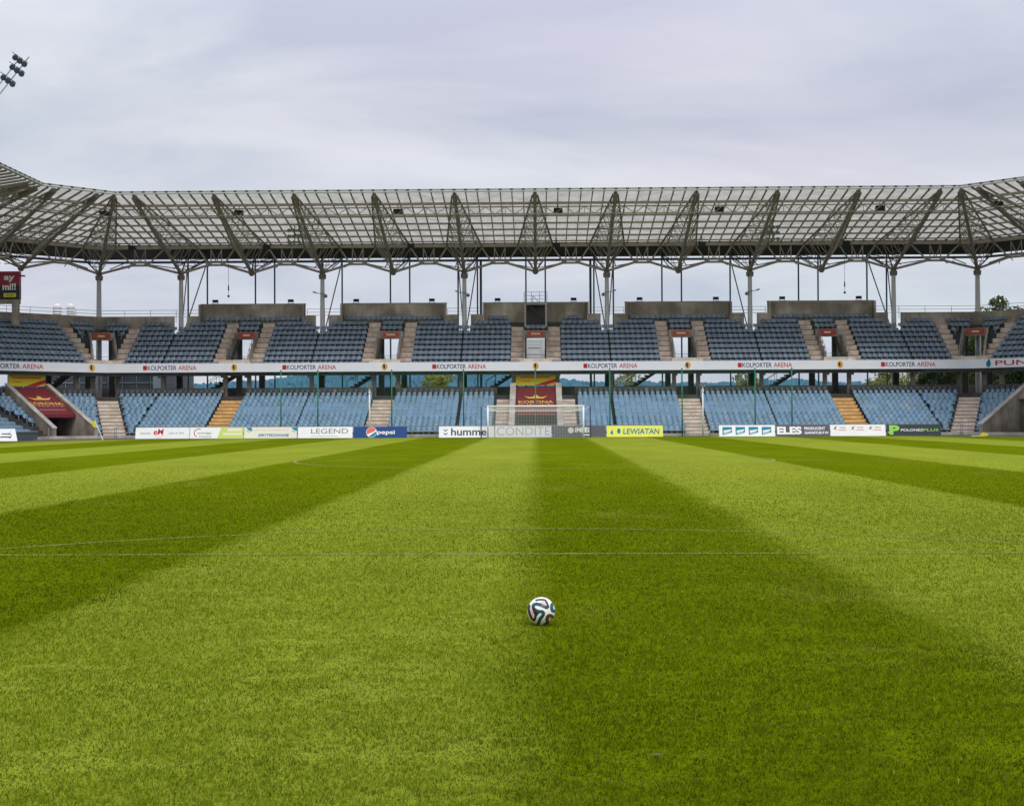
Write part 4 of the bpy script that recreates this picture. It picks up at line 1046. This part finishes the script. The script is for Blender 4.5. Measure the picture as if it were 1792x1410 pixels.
# white shutter in the middle vomitory
th = thing('access_shutter', (0, FY + 10.6, 6.7), 'white panelled shutter closing the middle vomitory', 'shutter')
mesh_obj('panel', MB().box(-.86, .86, FY + 10.6, FY + 10.66, 7.15, 9.0), mat('shutter_white', (.82, .84, .86), .4), th)
for zz in (7.6, 8.05, 8.45, 8.75): mesh_obj('slat', MB().box(-.80, .46, FY + 10.585, FY + 10.597, zz, zz + .025), P_lgray, th)
mesh_obj('bar', MB().box(-.72, .44, FY + 10.57, FY + 10.595, 8.16, 8.21), P_gray, th); mesh_obj('jamb', MB().box(.50, .53, FY + 10.57, FY + 10.597, 7.15, 9.0), P_lgray, th)

# camera platform over the middle block
th = thing('camera_platform', (0, FY + 15.2, 10.9), 'railed platform on two posts high above the middle vomitory', 'platform')
py = FY + 14.9
mesh_obj('deck', MB().box(-1.16, 1.16, py, py + 2.6, 12.62, 12.78), M_concl, th)
for s in (-1, 1): mesh_obj('post', MB().box(s * 1.02 - .09, s * 1.02 + .09, py + .02, py + .2, 10.4, 12.62), M_concl, th)
mb = MB()
for z in (13.15, 13.5, 13.85): mb.path([(-1.12, py + 2.4, z), (-1.12, py + .06, z), (1.12, py + .06, z), (1.12, py + 2.4, z)], .022, 5)
for x in (-1.12, -.4, .4, 1.12): mb.tube((x, py + .06, 12.78), (x, py + .06, 13.85), .024, n=5)
mb.path([(-.25, py + 1.3, 13.6), (.45, py + 1.3, 12.8)], .03, 5); mb.path([(-.25, py + 1.3, 13.6), (-.3, py + 1.3, 12.8)], .03, 5)
mesh_obj('railing', mb, M_rail, th)
mesh_obj('back_screen', MB().box(-1.0, 1.0, py + 1.25, py + 1.30, 10.5, 12.6), M_darkconc, th)
mesh_obj('ladder', MB().bar((-.55, py + .6, 12.5), (.95, py + .6, 11.15), .5, .10), M_darkconc, th)

# ================================================================== loudspeakers on the walls, roof lamps, hanging mikes
M_spk = mat('speaker_black', (.02, .02, .021), .5)
lab = {-4: 'first', -2: 'second', 0: 'middle', 2: 'fourth', 4: 'fifth'}
for k in EVEN:
    for s, side in ((-1, 'left end'), (1, 'right end')):
        x = 7 * k + s * 3.75; y = FY + 16.45
        th = thing('wall_floodlight', (x, y, 12.99), f'small black floodlight on the {side} of the {lab[k]} high wall', 'floodlight', 'small floodlights on the back walls')
        mesh_obj('lamp_body', MB().hexa([(x - .20, y - .2, 13.15), (x + .20, y - .2, 13.15), (x + .24, y + .12, 13.13), (x - .24, y + .12, 13.13), (x - .26, y - .3, 13.38), (x + .26, y - .3, 13.38), (x + .28, y + .05, 13.42), (x - .28, y + .05, 13.42)]), M_spk, th)
        mb = MB()
        for q in (-.26, .26): mb.box(x + q - .02, x + q + .02, y - .06, y + .02, 12.99, 13.4)
        mb.box(x - .26, x + .26, y - .06, y + .02, 12.99, 13.02); mesh_obj('yoke', mb, M_spk, th)
ords = ['first', 'second', 'third', 'fourth', 'fifth', 'sixth']
def roof_box(seg, u, r, label, grp, sz=.42):
    x, y, z = W(seg, u, r, roof_z(r) - .75)
    th = thing('roof_loudspeaker', (x, y, z - .2), label, 'loudspeaker', grp)
    mesh_obj('cabinet', MB().hexa([(x - sz, y - .2, z - .2), (x + sz, y - .2, z - .2), (x + sz * .85, y + .35, z - .15), (x - sz * .85, y + .35, z - .15), (x - sz * .9, y - .3, z + .25), (x + sz * .9, y - .3, z + .25), (x + sz * .8, y + .35, z + .25), (x - sz * .8, y + .35, z + .25)]), M_spk, th)
    mesh_obj('grille', MB().box(x - sz * .8, x + sz * .8, y - .315, y - .303, z - .1, z + .18), M_dark, th)
    mesh_obj('hanger', MB().tube((x, y, z + .2), (x, y, z + .75), .04, n=5), M_steeld, th)
for q, px in enumerate((417, 697, 978, 1259, 1539)):
    roof_box('end', .17 + (px - 941) * (FY + 3.4) / FPX, 3.4, f'black loudspeaker under the front roof edge, {ords[q]} of five', 'loudspeakers under the front roof edge')
roof_box('diagL', -.9, 3.6, 'black loudspeaker under the roof in the left corner', 'loudspeakers under the front roof edge'); roof_box('diagR', 1.6, 3.6, 'black loudspeaker under the roof in the right corner', 'loudspeakers under the front roof edge')
for q, px in enumerate((228, 466, 720, 975, 1229, 1480)):
    roof_box('end', .17 + (px - 941) * (FY + 14.2) / FPX, 14.2, f'black loudspeaker at the rear of the roof, {ords[q]} of six', 'loudspeakers under the rear of the roof', .36)
# lamp clusters on two trusses
M_lamp = mat('lamp_grey', (.20, .24, .24), .35, .5)
for s, side in ((-1, 'left'), (1, 'right')):
    xb = s * 21.0 - s * .0; y0 = FY + 8.6; zz = 18.6
    x = .17 + ((515 if s < 0 else 1352) - 941) * y0 / FPX
    th = thing('lamp_cluster', (x, y0, zz - .6), f'grey cluster of lamps and horns on the {side} roof truss', 'lamp', 'lamp clusters on the roof trusses')
    mb = MB()
    for q in range(3): mb.tube((x - .5, y0, zz - .5 + q * .55), (x + .5, y0, zz - .5 + q * .55), .04, n=5)
    mb.tube((x, y0, zz - .7), (x, y0, zz + 1.0), .05, n=6); mb.tube((x, y0, zz + .2), (s * 21.0, y0 + 1.5, zz + .2), .05, n=6); mesh_obj('frame', mb, M_rail, th)
    for q in range(3):
        for p in (-.42, 0.0, .42): mesh_obj('lamp', MB().tube((x + p, y0 - .02, zz - .5 + q * .55), (x + p * 1.1, y0 - .38, zz - .62 + q * .55), .10, .18, 10), M_lamp, th)
for px, side in ((398, 'left'), (1477, 'right')):
    y0 = FY + 12.0; x = .17 + (px - 941) * y0 / FPX
    th = thing('hanging_microphone', (x, y0, 12.9), f'thin cable with small weights hanging from the {side} roof half', 'microphone', 'hanging microphones')
    mesh_obj('cable', MB().tube((x, y0, 13.4), (x, y0, roof_z(12) - .3), .018, n=5), M_black, th)
    mesh_obj('head', MB().tube((x, y0, 13.9), (x, y0, 14.4), .07, .05, 8), M_black, th); mesh_obj('weight', MB().sphere((x, y0, 13.35), .12, 8, 6), M_black, th)
for q, k in enumerate((-3, -1, 1, 3)):
    x, y, z = 7 * k, FY + RB - .3, 13.7; s = -1 if k < 0 else 1
    th = thing('column_camera', (x, y, z), f'small camera bracket on the {ords[q]} of the four middle columns', 'camera', 'cameras on the columns')
    mesh_obj('bracket', MB().tube((x + .35 * -s, y, z + .1), (x + .65 * s, y, z + .25), .035, n=5), M_lamp, th)
    mesh_obj('dome', MB().sphere((x - .38 * s, y, z - .08), .17, 8, 6), M_lamp, th); mesh_obj('camera_body', MB().bar((x + .55 * s, y - .1, z + .25), (x + .85 * s, y - .25, z + .33), .12, .12), M_lamp, th)

# ================================================================== goal
goal = thing('goal', (0, GY1, 0), 'white football goal with net on the far goal line', 'goal')
gw, gh = 3.72, 2.50
for s in (-1, 1): mesh_obj('goalpost', MB().tube((s * gw, GY1, 0), (s * gw, GY1, gh + .06), .065, n=14), M_white, goal, True)
mesh_obj('crossbar', MB().tube((-gw - .06, GY1, gh), (gw + .06, GY1, gh), .065, n=14), M_white, goal, True)
M_net = mat('white_net', (.78, .78, .78), .8)
def strands(grid, rad):
    mb = MB()
    for line in grid:
        for a, b in zip(line[:-1], line[1:]): mb.tube(a, b, rad, n=3, cap=False)
    return mb
gd, gt = 2.0, 2.15
lines = []
nx = 60; nz = 18
def back_pt(u, v):   # v 0 ground .. 1 top rear bar
    x = -gw + 2 * gw * u; sag = .10 * math.sin(math.pi * v); return (x, GY1 + gd + .1 * (1 - v) - sag, gt * v)
def top_pt(u, t): x = -gw + 2 * gw * u; return (x, GY1 + .05 + (gd - .05) * t, gh - (gh - gt) * t - .16 * math.sin(math.pi * t) * (1 if 0 < u < 1 else 0))
for q in range(nx + 1):
    u = q / nx; lines.append([back_pt(u, v / 6) for v in range(7)]); lines.append([top_pt(u, t / 6) for t in range(7)])
for q in range(nz + 1): lines.append([back_pt(u / 8, q / nz) for u in range(9)])
for q in range(1, 16): lines.append([top_pt(u / 8, q / 16) for u in range(9)])
mesh_obj('net', strands(lines, .0075), M_net, goal)
for s in (-1, 1):
    ln = []
    for q in range(17):
        t = q / 16; yy = GY1 + gd * t; ln.append([(s * gw, yy, 0), (s * gw, yy, gh - (gh - gt) * t)])
    for q in range(18): z = gt * q / 17; ln.append([(s * gw, GY1, z), (s * gw, GY1 + gd, z)])
    mesh_obj('side_net', strands(ln, .0075), M_net, goal)
mesh_obj('rear_cord', MB().path([top_pt(u / 10, 1) for u in range(11)], .02, 5), M_net, goal)
for s in (-1, 1): mesh_obj('net_pole', MB().tube((s * 4.35, GY1 + 2.6, 0), (s * 4.35, GY1 + 2.6, 2.55), .045, n=8), mat('dark_pole', (.05, .07, .09), .5), goal); mesh_obj('net_cord', MB().path([(s * 4.35, GY1 + 2.6, 2.5), (s * gw, GY1 + gd, gt)], .012, 4), M_net, goal)

# ================================================================== ball-stop net on green poles, white mast poles
M_gpole = mat('green_pole', (.0, .19, .095), .45, var=.1); M_gnet = mat('green_net', (.02, .22, .10), .7)
NETY = 110.6
pxs = [490, 555, 685, 811, 937, 1067, 1193, 1320, 1384]
xs_ = [.17 + (p - 941) * NETY / FPX for p in pxs]
pos = ['first from the left', 'second from the left', 'third from the left, by pale steps', 'fourth from the left', 'in line with the goal centre', 'fourth from the right', 'third from the right, by pale steps', 'second from the right', 'first from the right']
for x, p in zip(xs_, pos):
    th = thing('green_net_pole', (x, NETY, 0), 'thin green ball-net pole, ' + p, 'pole', 'green poles of the ball-stop net')
    mesh_obj('pole', MB().tube((x, NETY, 0), (x, NETY, 5.55), .058, .05, 8), M_gpole, th, True); mesh_obj('foot_plate', MB().box(x - .14, x + .14, NETY - .14, NETY + .14, 0, .03), M_gpole, th); mesh_obj('pole_cap', MB().sphere((x, NETY, 5.56), .07, 8, 5), M_gpole, th)
th = thing('ball_stop_net', (0, NETY, 0), 'fine green ball-stop net strung between the green poles', 'net')
ln = []
for q in range(int((xs_[-1] - xs_[0]) / .16)):
    x = xs_[0] + q * .16; ln.append([(x, NETY, .05), (x, NETY, 5.4)])
for q in range(34): ln.append([(xs_[0], NETY, .05 + q * .162), (xs_[-1], NETY, .05 + q * .162)])
mesh_obj('mesh_cords', strands(ln, .0022), M_gnet, th); mesh_obj('head_rope', MB().tube((xs_[0], NETY, 5.45), (xs_[-1], NETY, 5.45), .012, n=4), M_gnet, th)
for px, side in ((646, 'left'), (1229, 'right')):
    y = 111.5; x = .17 + (px - 941) * y / FPX
    th = thing('camera_mast', (x, y, 0), f'white mast with a small camera head, {side} of the goal', 'mast', 'white camera masts behind the goal')
    mesh_obj('mast', MB().tube((x, y, 0), (x, y, 4.15), .075, .06, 10), M_white, th, True)
    mesh_obj('arm', MB().bar((x - .22, y, 4.2), (x + .22, y, 4.2), .05, .05), M_white, th); mesh_obj('camera_head', MB().box(x - .15, x + .18, y - .3, y + .1, 4.24, 4.45), M_lamp, th); mesh_obj('collar', MB().tube((x, y, 3.7), (x, y, 3.85), .11, .11, 10), M_white, th)

# corner flags
th = thing('corner_flag', (-34.0, GY1, 0), 'leaning white corner pole with yellow flag by the left corner', 'corner flag')
b0, b1 = Vector((-33.85, GY1, 0)), Vector((-34.45, GY1 - .1, 1.5)); mesh_obj('pole', MB().tube(b0, b1, .03, .025, 8), M_white, th)
mb = MB(); p = lambda k: b0.lerp(b1, k)
mb.hexa([tuple(p(.68) + Vector((0, -.01, 0))), tuple(p(.68) + Vector((0, .01, 0))), tuple(p(.72) + Vector((-.32, .01, -.05))), tuple(p(.72) + Vector((-.32, -.01, -.05))), tuple(p(1) + Vector((0, -.01, 0))), tuple(p(1) + Vector((0, .01, 0))), tuple(p(1) + Vector((-.30, .01, .0))), tuple(p(1) + Vector((-.30, -.01, .0)))])
mesh_obj('flag', mb, P_yel, th)
th = thing('corner_flag', (34.3, GY1, 0), 'yellow corner flag lying on the grass by the right corner', 'corner flag')
mesh_obj('pole', MB().tube((33.6, GY1 - .2, .04), (34.35, GY1, .05), .025, n=8), M_white, th)
mb = MB(); pts = [(34.3, .02), (34.55, .02), (34.85, .06), (34.95, .17), (34.75, .26), (34.5, .34), (34.32, .16)]
mb.add([(x, GY1 - .16, z) for x, z in pts] + [(x, GY1 + .20, z * .7) for x, z in pts], [tuple(range(7)), tuple(range(13, 6, -1))] + [(i, 7 + i, 7 + (i + 1) % 7, (i + 1) % 7) for i in range(7)]); mesh_obj('flag', mb, P_yel, th)

# dark low dugout box by the left corner seats
th = thing('storage_bench', (-41.0, 105.6, 0), 'low grey slatted box below the blue seats in the left corner', 'box')
o, a, w = SEG['sideL']; X0 = -40.3
mesh_obj('body', MB().box(-41.2, -40.35, 103.2, 108.0, .02, .62), mat('slate_box', (.10, .13, .15), .6, var=.1), th); mesh_obj('lid', MB().box(-41.26, -40.29, 103.15, 108.05, .62, .70), M_rail, th)

# scoreboard in the left corner
u_, r_ = 4.6, 14.9; x, y = W('diagL', u_, r_)
th = thing('scoreboard', (x, y, 11.5), 'maroon and black scoreboard on a concrete frame in the left corner', 'scoreboard')
M_sb = mat('scoreboard_maroon', (.30, .018, .030), .4); M_sbk = mat('scoreboard_black', (.022, .018, .020), .4)
Xr = .17 + (27 - 941) * y / FPX; sw = 7.0; zb_, zt_ = 12.75, 15.35
mesh_obj('upper_panel', MB().box(Xr - sw, Xr, y, y + .5, 14.05, zt_), M_sb, th); mesh_obj('lower_panel', MB().box(Xr - sw, Xr, y + .003, y + .5, zb_, 14.047), M_sbk, th)
f = Face(th, (Xr, y, zb_), (1, 0), (0, -1)); f.text('ay', -1.42, -.42, 1.62, 2.18, P_white, .03, .02); f.text('mi!!', -1.55, -.30, .86, 1.50, P_white, .03, .02); f.rect(-1.45, -.28, .22, .58, P_yel, lift=.02); f.rect(-1.3, -.45, .36, .44, P_gray, lift=.025)
for q in (-.42, -3.2, -6.2): mesh_obj('support_pier', MB().box(Xr + q - .28, Xr + q + .28, y + .02, y + .5, 10.4, zb_ - .003), M_conc, th)
mesh_obj('support_beam', MB().box(Xr - sw, Xr - .02, y + .05, y + .45, 12.35, zb_ - .006), M_conc, th)
mesh_obj('side_lamp', MB().bar((Xr + .02, y + .1, 14.95), (Xr + .55, y - .1, 14.9), .16, .14), M_spk, th)

# leaning floodlight mast
y0 = 128.0; Z = lambda py: CAMH + (730 + 3.8 - py) * y0 / FPX; Xp = lambda px: .17 + (px - 941) * y0 / FPX
th = thing('floodlight_mast', (-84.0, y0 + 10, 0), 'leaning floodlight mast with dark lamps above the left corner', 'floodlight')
top = Vector((Xp(34), y0, Z(98))); base = Vector((-84.0, y0 + 10, 0)); dd = (top - base)
mesh_obj('mast', MB().tube(base, base + dd * .80, .55, .20, 12), M_rail, th)
for s in (-.6, .6): mesh_obj('rail', MB().tube(base + dd * .78 + Vector((s, 0, s * .5)), top + Vector((s, 0, s * .4)), .05, .05, 6), M_rail, th)
for q, (cx, cy) in enumerate(((9, 135), (25, 117), (30, 100))):
    c0 = Vector((Xp(cx), y0, Z(cy))); e = Vector((.80, 0, -.58)); 
    mesh_obj('crossbar', MB().tube(c0 - e * .75, c0 + e * .75, .06, n=6), M_rail, th)
    for p in (-.55, 0, .55): mesh_obj('lamp', MB().tube(c0 + e * p + Vector((0, -.05, .1)), c0 + e * p + Vector((.10, -.55, -.22)), .20, .28, 10), mat('mast_lamp', (.06, .085, .10), .5), th)
    mesh_obj('hood', MB().bar(c0 - e * .85 + Vector((0, -.2, .22)), c0 + e * .85 + Vector((0, -.2, .22)), .5, .06), M_spk, th)

# white vents behind the left wall
for px, lab_ in ((95, 'left one of the two white domed vents behind the corner wall'), (118.5, 'right one of the two white domed vents behind the corner wall')):
    y = 150.0; x = .17 + (px - 941) * y / FPX; th = thing('domed_vent', (x, y, 0), lab_, 'vent', 'domed vents')
    mesh_obj('shaft', MB().tube((x, y, 0), (x, y, 14.1), .42, .42, 14), mat('vent_grey', (.62, .63, .65), .5, var=.1, scale=6), th); mesh_obj('cap', MB().sphere((x, y, 14.2), .46, 14, 8), mat('vent_cap', (.66, .66, .67), .5), th, True)
    for z in (13.2, 13.5, 13.8): mesh_obj('louvre', MB().tube((x, y, z), (x, y, z + .12), .50, .46, 14), mat('vent_white', (.74, .74, .76), .5), th)

# glazed building behind the left corner
th = thing('glazed_building', (-48, 146, 0), 'low dark glazed building seen under the upper tier on the left', 'building')
bx0, bx1, by_ = -58.0, -40.5, 146.0
mesh_obj('wall', MB().box(bx0, bx1, by_ + .15, by_ + 12, 0, 7.6), mat('slate_wall', (.09, .10, .115), .8, var=.15, scale=.5), th); mesh_obj('roof', MB().box(bx0 - .3, bx1 + .3, by_ - .2, by_ + 12.3, 7.6, 7.85), M_concl, th)
M_pane = mat('dark_glass', (.035, .055, .075), .12, spec=.6)
for q in range(11):
    for z0 in (3.6, 5.6):
        x0 = bx0 + .2 + q * 1.56; wdw = mesh_obj('window', MB().box(x0 + .06, x0 + 1.5, by_ + .08, by_ + .12, z0 + .05, z0 + 1.85), M_pane, th)
        m2 = MB(); m2.box(x0, x0 + .06, by_, by_ + .14, z0, z0 + 1.9); m2.box(x0 + .06, x0 + 1.5, by_, by_ + .14, z0 - .05, z0 + .05); mesh_obj('mullion', m2, mat('blue_mullion', (.34, .44, .50), .5), wdw)
mesh_obj('door', MB().box(-41.9, -40.55, by_ - .03, by_ + .07, 2.6, 7.2), mat('pale_door', (.45, .55, .60), .4), th)

# ================================================================== trees and hills
M_bark = mat('bark', (.10, .075, .05), .9, var=.3, scale=6)
M_leaf = attr_mat('leaf', rough=.6, spec=.2, trans=.35)
def tree(x, y, h, rad, colr, label, sparse=1.0, seed=0, group='trees behind the stand'):
    g = np.random.default_rng(seed); th = thing('tree', (x, y, 0), label, 'tree', group)
    mb = MB(); top = Vector((x, y, h * .72)); mb.tube((x, y, -.1), top, h * .022 + .08, .05, 8); tips = []
    for q in range(11):
        t = .25 + .6 * q / 10; p = Vector((x, y, 0)).lerp(top, t); a = q * 2.4 + g.random(); l = rad * (.55 + .4 * g.random()) * (1.1 - .5 * t)
        e = p + Vector((math.cos(a) * l, math.sin(a) * l, h * (.12 + .14 * g.random()))); mb.tube(p, e, .05 + .012 * h * (1 - t), .02, 6); tips.append(e)
    mesh_obj('trunk', mb, M_bark, th)
    nc = 46; cl = []
    for q in range(nc):
        d = g.normal(size=3); d /= np.linalg.norm(d); rr = g.random() ** .45
        cl.append((x + d[0] * rad * rr * .9, y + d[1] * rad * rr * .9, h * .62 + d[2] * h * .36 * rr, rad * (.16 + .2 * g.random())))
    for e in tips: cl.append((e.x, e.y, e.z, rad * .28))
    V = []; C = []
    per = int(130 * sparse)
    for (cx, cy, cz, cr) in cl:
        d = g.normal(size=(per, 3)); d /= np.linalg.norm(d, axis=1)[:, None]; rr = g.random(per) ** .4
        P = np.array([cx, cy, cz]) + d * (rr * cr)[:, None] * np.array([1, 1, .85])
        s = (.10 + .12 * g.random(per)) * (.7 + h / 25); A = g.normal(size=(per, 3)); A /= np.linalg.norm(A, axis=1)[:, None]
        Bv = np.cross(A, d + .3 * g.normal(size=(per, 3))); Bv /= (np.linalg.norm(Bv, axis=1)[:, None] + 1e-6)
        V.append(np.stack([P - A * s[:, None], P + Bv * (s * .55)[:, None], P + A * s[:, None], P - Bv * (s * .55)[:, None]], 1))
        tone = .75 + .5 * g.random(); C.append(np.repeat((np.array(colr)[None] * tone * (.7 + .6 * g.random(per))[:, None])[:, None], 4, 1))
    V = np.concatenate(V).reshape(-1, 3) - np.array(th.location); C = np.concatenate(C).reshape(-1, 3); n = len(V) // 4
    tri_mesh('crown', V, np.arange(n * 4).reshape(-1, 4), M_leaf, C, th)
def tx(px, y): return .17 + (px - 941) * y / FPX
YG, PALE, DK = (.22, .24, .045), (.26, .28, .10), (.045, .075, .016)
tree(tx(768, 190), 190, 8.6, 3.0, YG, 'rounded yellow-green tree against the hill left of the goal', .8, 1)
tree(tx(697, 170), 170, 6.6, 1.8, YG, 'small yellow-green tree seen through the opening above pale steps', .7, 2)
tree(tx(1098, 180), 180, 8.6, 2.2, PALE, 'sparse pale tree right of the maroon banner', .25, 3)
tree(tx(1304, 175), 175, 8.8, 2.0, PALE, 'pale sparse tree between two pillars on the right', .4, 4)
tree(tx(1548, 180), 180, 8.6, 3.6, YG, 'wide pale green tree beside the last ochre steps', .6, 5)
tree(tx(1590, 190), 190, 8.9, 2.6, PALE, 'pale green tree just beyond the wide one', .5, 6)
tree(tx(1690, 165), 165, 13.2, 6.0, DK, 'big dark green tree behind the right corner vomitory', 1.6, 7)
tree(tx(1752, 160), 160, 15.2, 5.2, (.085, .12, .022), 'tall tree whose top rises above the right corner wall', 2.4, 8)
tree(tx(1792, 158), 158, 12.0, 5.0, DK, 'dark green tree at the right picture edge', 1.6, 9)
tree(tx(1432, 200), 200, 6.2, 2.0, YG, 'low yellow-green bush tree left of the right ochre steps', .6, 10)
tree(tx(1640, 150), 150, 8.6, 2.8, DK, 'dark leafy tree reaching in under the band on the right', .9, 11)
# wooded hills: a far mass
def hills():
    g = np.random.default_rng(5); ctrl = [(-400, 676), (60, 672), (200, 669), (300, 671), (350, 669), (420, 664), (470, 662), (520, 654), (560, 650), (640, 649), (700, 651), (770, 655), (860, 653), (930, 658), (1000, 665), (1060, 670), (1110, 667), (1180, 671), (1260, 671), (1330, 666), (1400, 665), (1460, 671), (1600, 674), (2300, 678)]
    D = 2600.0; px = np.arange(-380, 2280, 2.2); top = np.interp(px, [c[0] for c in ctrl], [c[1] for c in ctrl])
    X = .17 + (px - 941) * D / FPX; zt = CAMH + (730 - top) * D / FPX
    n = len(px); rows = 14; V = []; 
    for r_ in range(rows):
        t = r_ / (rows - 1); jag = (g.random(n) * 3.6 + vnoise(px * 1.0, px * 0 + r_, .15, 31) * 3.0) if r_ else np.zeros(n)
        V.append(np.stack([X * (1 - .16 * (1 - t)) + g.normal(size=n) * 1.2, np.full(n, D - 420 * (1 - t)) + g.normal(size=n) * 8, np.maximum(0, zt * (t ** .8)) + jag - 3], 1))
    back = V[-1].copy(); back[:, 1] += 300; back[:, 2] = -3; V.append(back); V[0][:, 2] = -3
    V = np.concatenate(V); F = []
    idx = np.arange(n - 1)
    for r_ in range(rows): a = r_ * n + idx; F.append(np.stack([a, a + 1, a + 1 + n, a + n], 1))
    o = tri_mesh('hills', V, np.concatenate(F), mat('forest_hill', (.003, .088, .140), .95, var=.3, scale=.02)); o['kind'] = 'structure'  # blue of the distant air put into the forest colour
hills()

# ================================================================== ball
def ball():
    rad = .11; bx_, by_, bz_ = .19, SPOT_Y - .02, rad - .003
    th_lab = 'white football with curling teal and red bands on the penalty spot'
    view = Vector((.17 - bx_, 0 - by_, CAMH - bz_)).normalized(); right = Vector((0, 0, 1)).cross(view).normalized(); right = -right if right.x < 0 else right; up = view.cross(right); up = -up if up.z < 0 else up
    # centrelines on the visible disc (x right, y up, disc radius 1), half widths, colours
    S = lambda x, y: ((x - 842) / 302, (752 - y) / 302)
    bands = [
        ([(775, 1040), (790, 985), (830, 905), (875, 850), (890, 800), (862, 768), (800, 765), (735, 745), (680, 700), (668, 650), (690, 615), (750, 603), (830, 625), (900, 655), (960, 678), (985, 655)], .118, (.010, .085, .105)),
        ([(985, 655), (978, 610), (950, 550), (925, 520), (850, 508), (780, 512), (735, 522)], .075, (.035, .075, .095)),
        ([(680, 700), (690, 760), (715, 820), (715, 880), (690, 945), (640, 915), (600, 840), (578, 760), (575, 690), (585, 640)], .088, (.040, .012, .016)),
        ([(1075, 610), (1068, 680), (1085, 745), (1130, 755)], .115, (.004, .11, .16)),
        ([(1100, 890), (1040, 850), (990, 865), (965, 930), (985, 1000)], .125, (.16, .045, .012)),
        ([(905, 1030), (960, 1005), (1000, 1000)], .06, (.02, .02, .02)),
    ]
    fills = [([(690, 760), (745, 770), (800, 790), (760, 850), (715, 900), (700, 850)], (.006, .03, .035)), ([(770, 585), (860, 540), (930, 560), (975, 650), (940, 660), (860, 620)], (.80, .47, .48)), ([(600, 760), (640, 690), (672, 760), (676, 850), (655, 890), (620, 840)], (.78, .48, .47)), ([(1010, 900), (1060, 905), (1090, 960), (1040, 985)], (.62, .40, .16))]
    mb = MB(); mb.sphere((0, 0, 0), rad, 220, 130); V = np.array(mb.v); Dn = V / np.linalg.norm(V, axis=1)[:, None]
    qx = Dn @ np.array(right); qy = Dn @ np.array(up); qz = Dn @ np.array(view)
    qx = np.where(qz < 0, -qx, qx)
    C = np.tile(np.array([.82, .82, .80]), (len(V), 1))
    def inpoly(pts):
        P = [S(*p) for p in pts]; ins = np.zeros(len(V), bool); j = len(P) - 1
        for i in range(len(P)):
            (xi, yi), (xj, yj) = P[i], P[j]; cnd = ((yi > qy) != (yj > qy)) & (qx < (xj - xi) * (qy - yi) / (yj - yi + 1e-9) + xi); ins ^= cnd; j = i
        return ins
    for pts, cc in fills: C[inpoly(pts)] = cc
    # smooth the polylines (Catmull-Rom)
    for pts, hw, cc in bands:
        P = np.array([S(*p) for p in pts]); Q = np.vstack([2 * P[0] - P[1], P, 2 * P[-1] - P[-2]]); sm = []
        for i in range(1, len(Q) - 2):
            for t in np.linspace(0, 1, 8, endpoint=False):
                sm.append(.5 * ((2 * Q[i]) + (-Q[i - 1] + Q[i + 1]) * t + (2 * Q[i - 1] - 5 * Q[i] + 4 * Q[i + 1] - Q[i + 2]) * t * t + (-Q[i - 1] + 3 * Q[i] - 3 * Q[i + 1] + Q[i + 2]) * t ** 3))
        sm.append(Q[-2]); sm = np.array(sm); dist = np.full(len(V), 9.0)
        for a, b in zip(sm[:-1], sm[1:]):
            d = b - a; L2 = d @ d + 1e-12; t = np.clip(((qx - a[0]) * d[0] + (qy - a[1]) * d[1]) / L2, 0, 1)
            dist = np.minimum(dist, np.hypot(qx - a[0] - t * d[0], qy - a[1] - t * d[1]))
        k = np.clip((hw - dist) / .02 + .5, 0, 1)[:, None]; core = np.clip(1 - dist / hw, 0, 1)[:, None]
        cc = np.array(cc)[None] * (.14 + 1.0 * core); C = C * (1 - k) + cc * k
    fl = np.concatenate([np.array(f) for f in mb.f]); tot = np.array([len(f) for f in mb.f]); stt = np.concatenate([[0], np.cumsum(tot)[:-1]])
    o = fast_mesh('football', V, fl, stt, tot, attr_mat('football_skin', rough=.38, spec=.4), C, None, True); o.location = (bx_, by_, bz_)
    tag(o, th_lab, 'ball')
ball()
# fallen leaf scraps on the turf
for x, y, s, lab_ in ((.74, 6.46, .020, 'dry leaf scrap on the dark grass in the foreground'),):
    mb = MB(); mb.add([(x - s * 1.6, y, .026), (x - s * .4, y + s * .5, .034), (x + s * 1.5, y + s * .3, .025), (x + s * .3, y - s * .4, .028)], [(0, 3, 1), (1, 3, 2)])
    mb.add([(x - s * 1.6, y, .024), (x - s * .4, y + s * .5, .032), (x + s * 1.5, y + s * .3, .023), (x + s * .3, y - s * .4, .026)], [(0, 1, 3), (1, 2, 3)])
    tag(mesh_obj('dry_leaf', mb, mat('dry_leaf', (.10, .09, .045), .8)), lab_, 'leaf')

# ================================================================== air
def haze():
    mb = MB().box(-3800, 3800, -300, 3600, -4.5, 140.0); m = bpy.data.materials.new('pale_air'); m.use_nodes = True; N = m.node_tree.nodes; N.clear()
    o_ = N.new('ShaderNodeOutputMaterial'); v = N.new('ShaderNodeVolumePrincipled'); v.inputs['Color'].default_value = (.50, .76, .95, 1); v.inputs['Density'].default_value = HAZE; v.inputs['Anisotropy'].default_value = 0.0
    m.node_tree.links.new(v.outputs[0], o_.inputs['Volume'])
    o = mesh_obj('haze', mb, m); o['kind'] = 'stuff'; o['label'] = 'pale blue air over the far hills'
HAZE = 0.00005
haze()
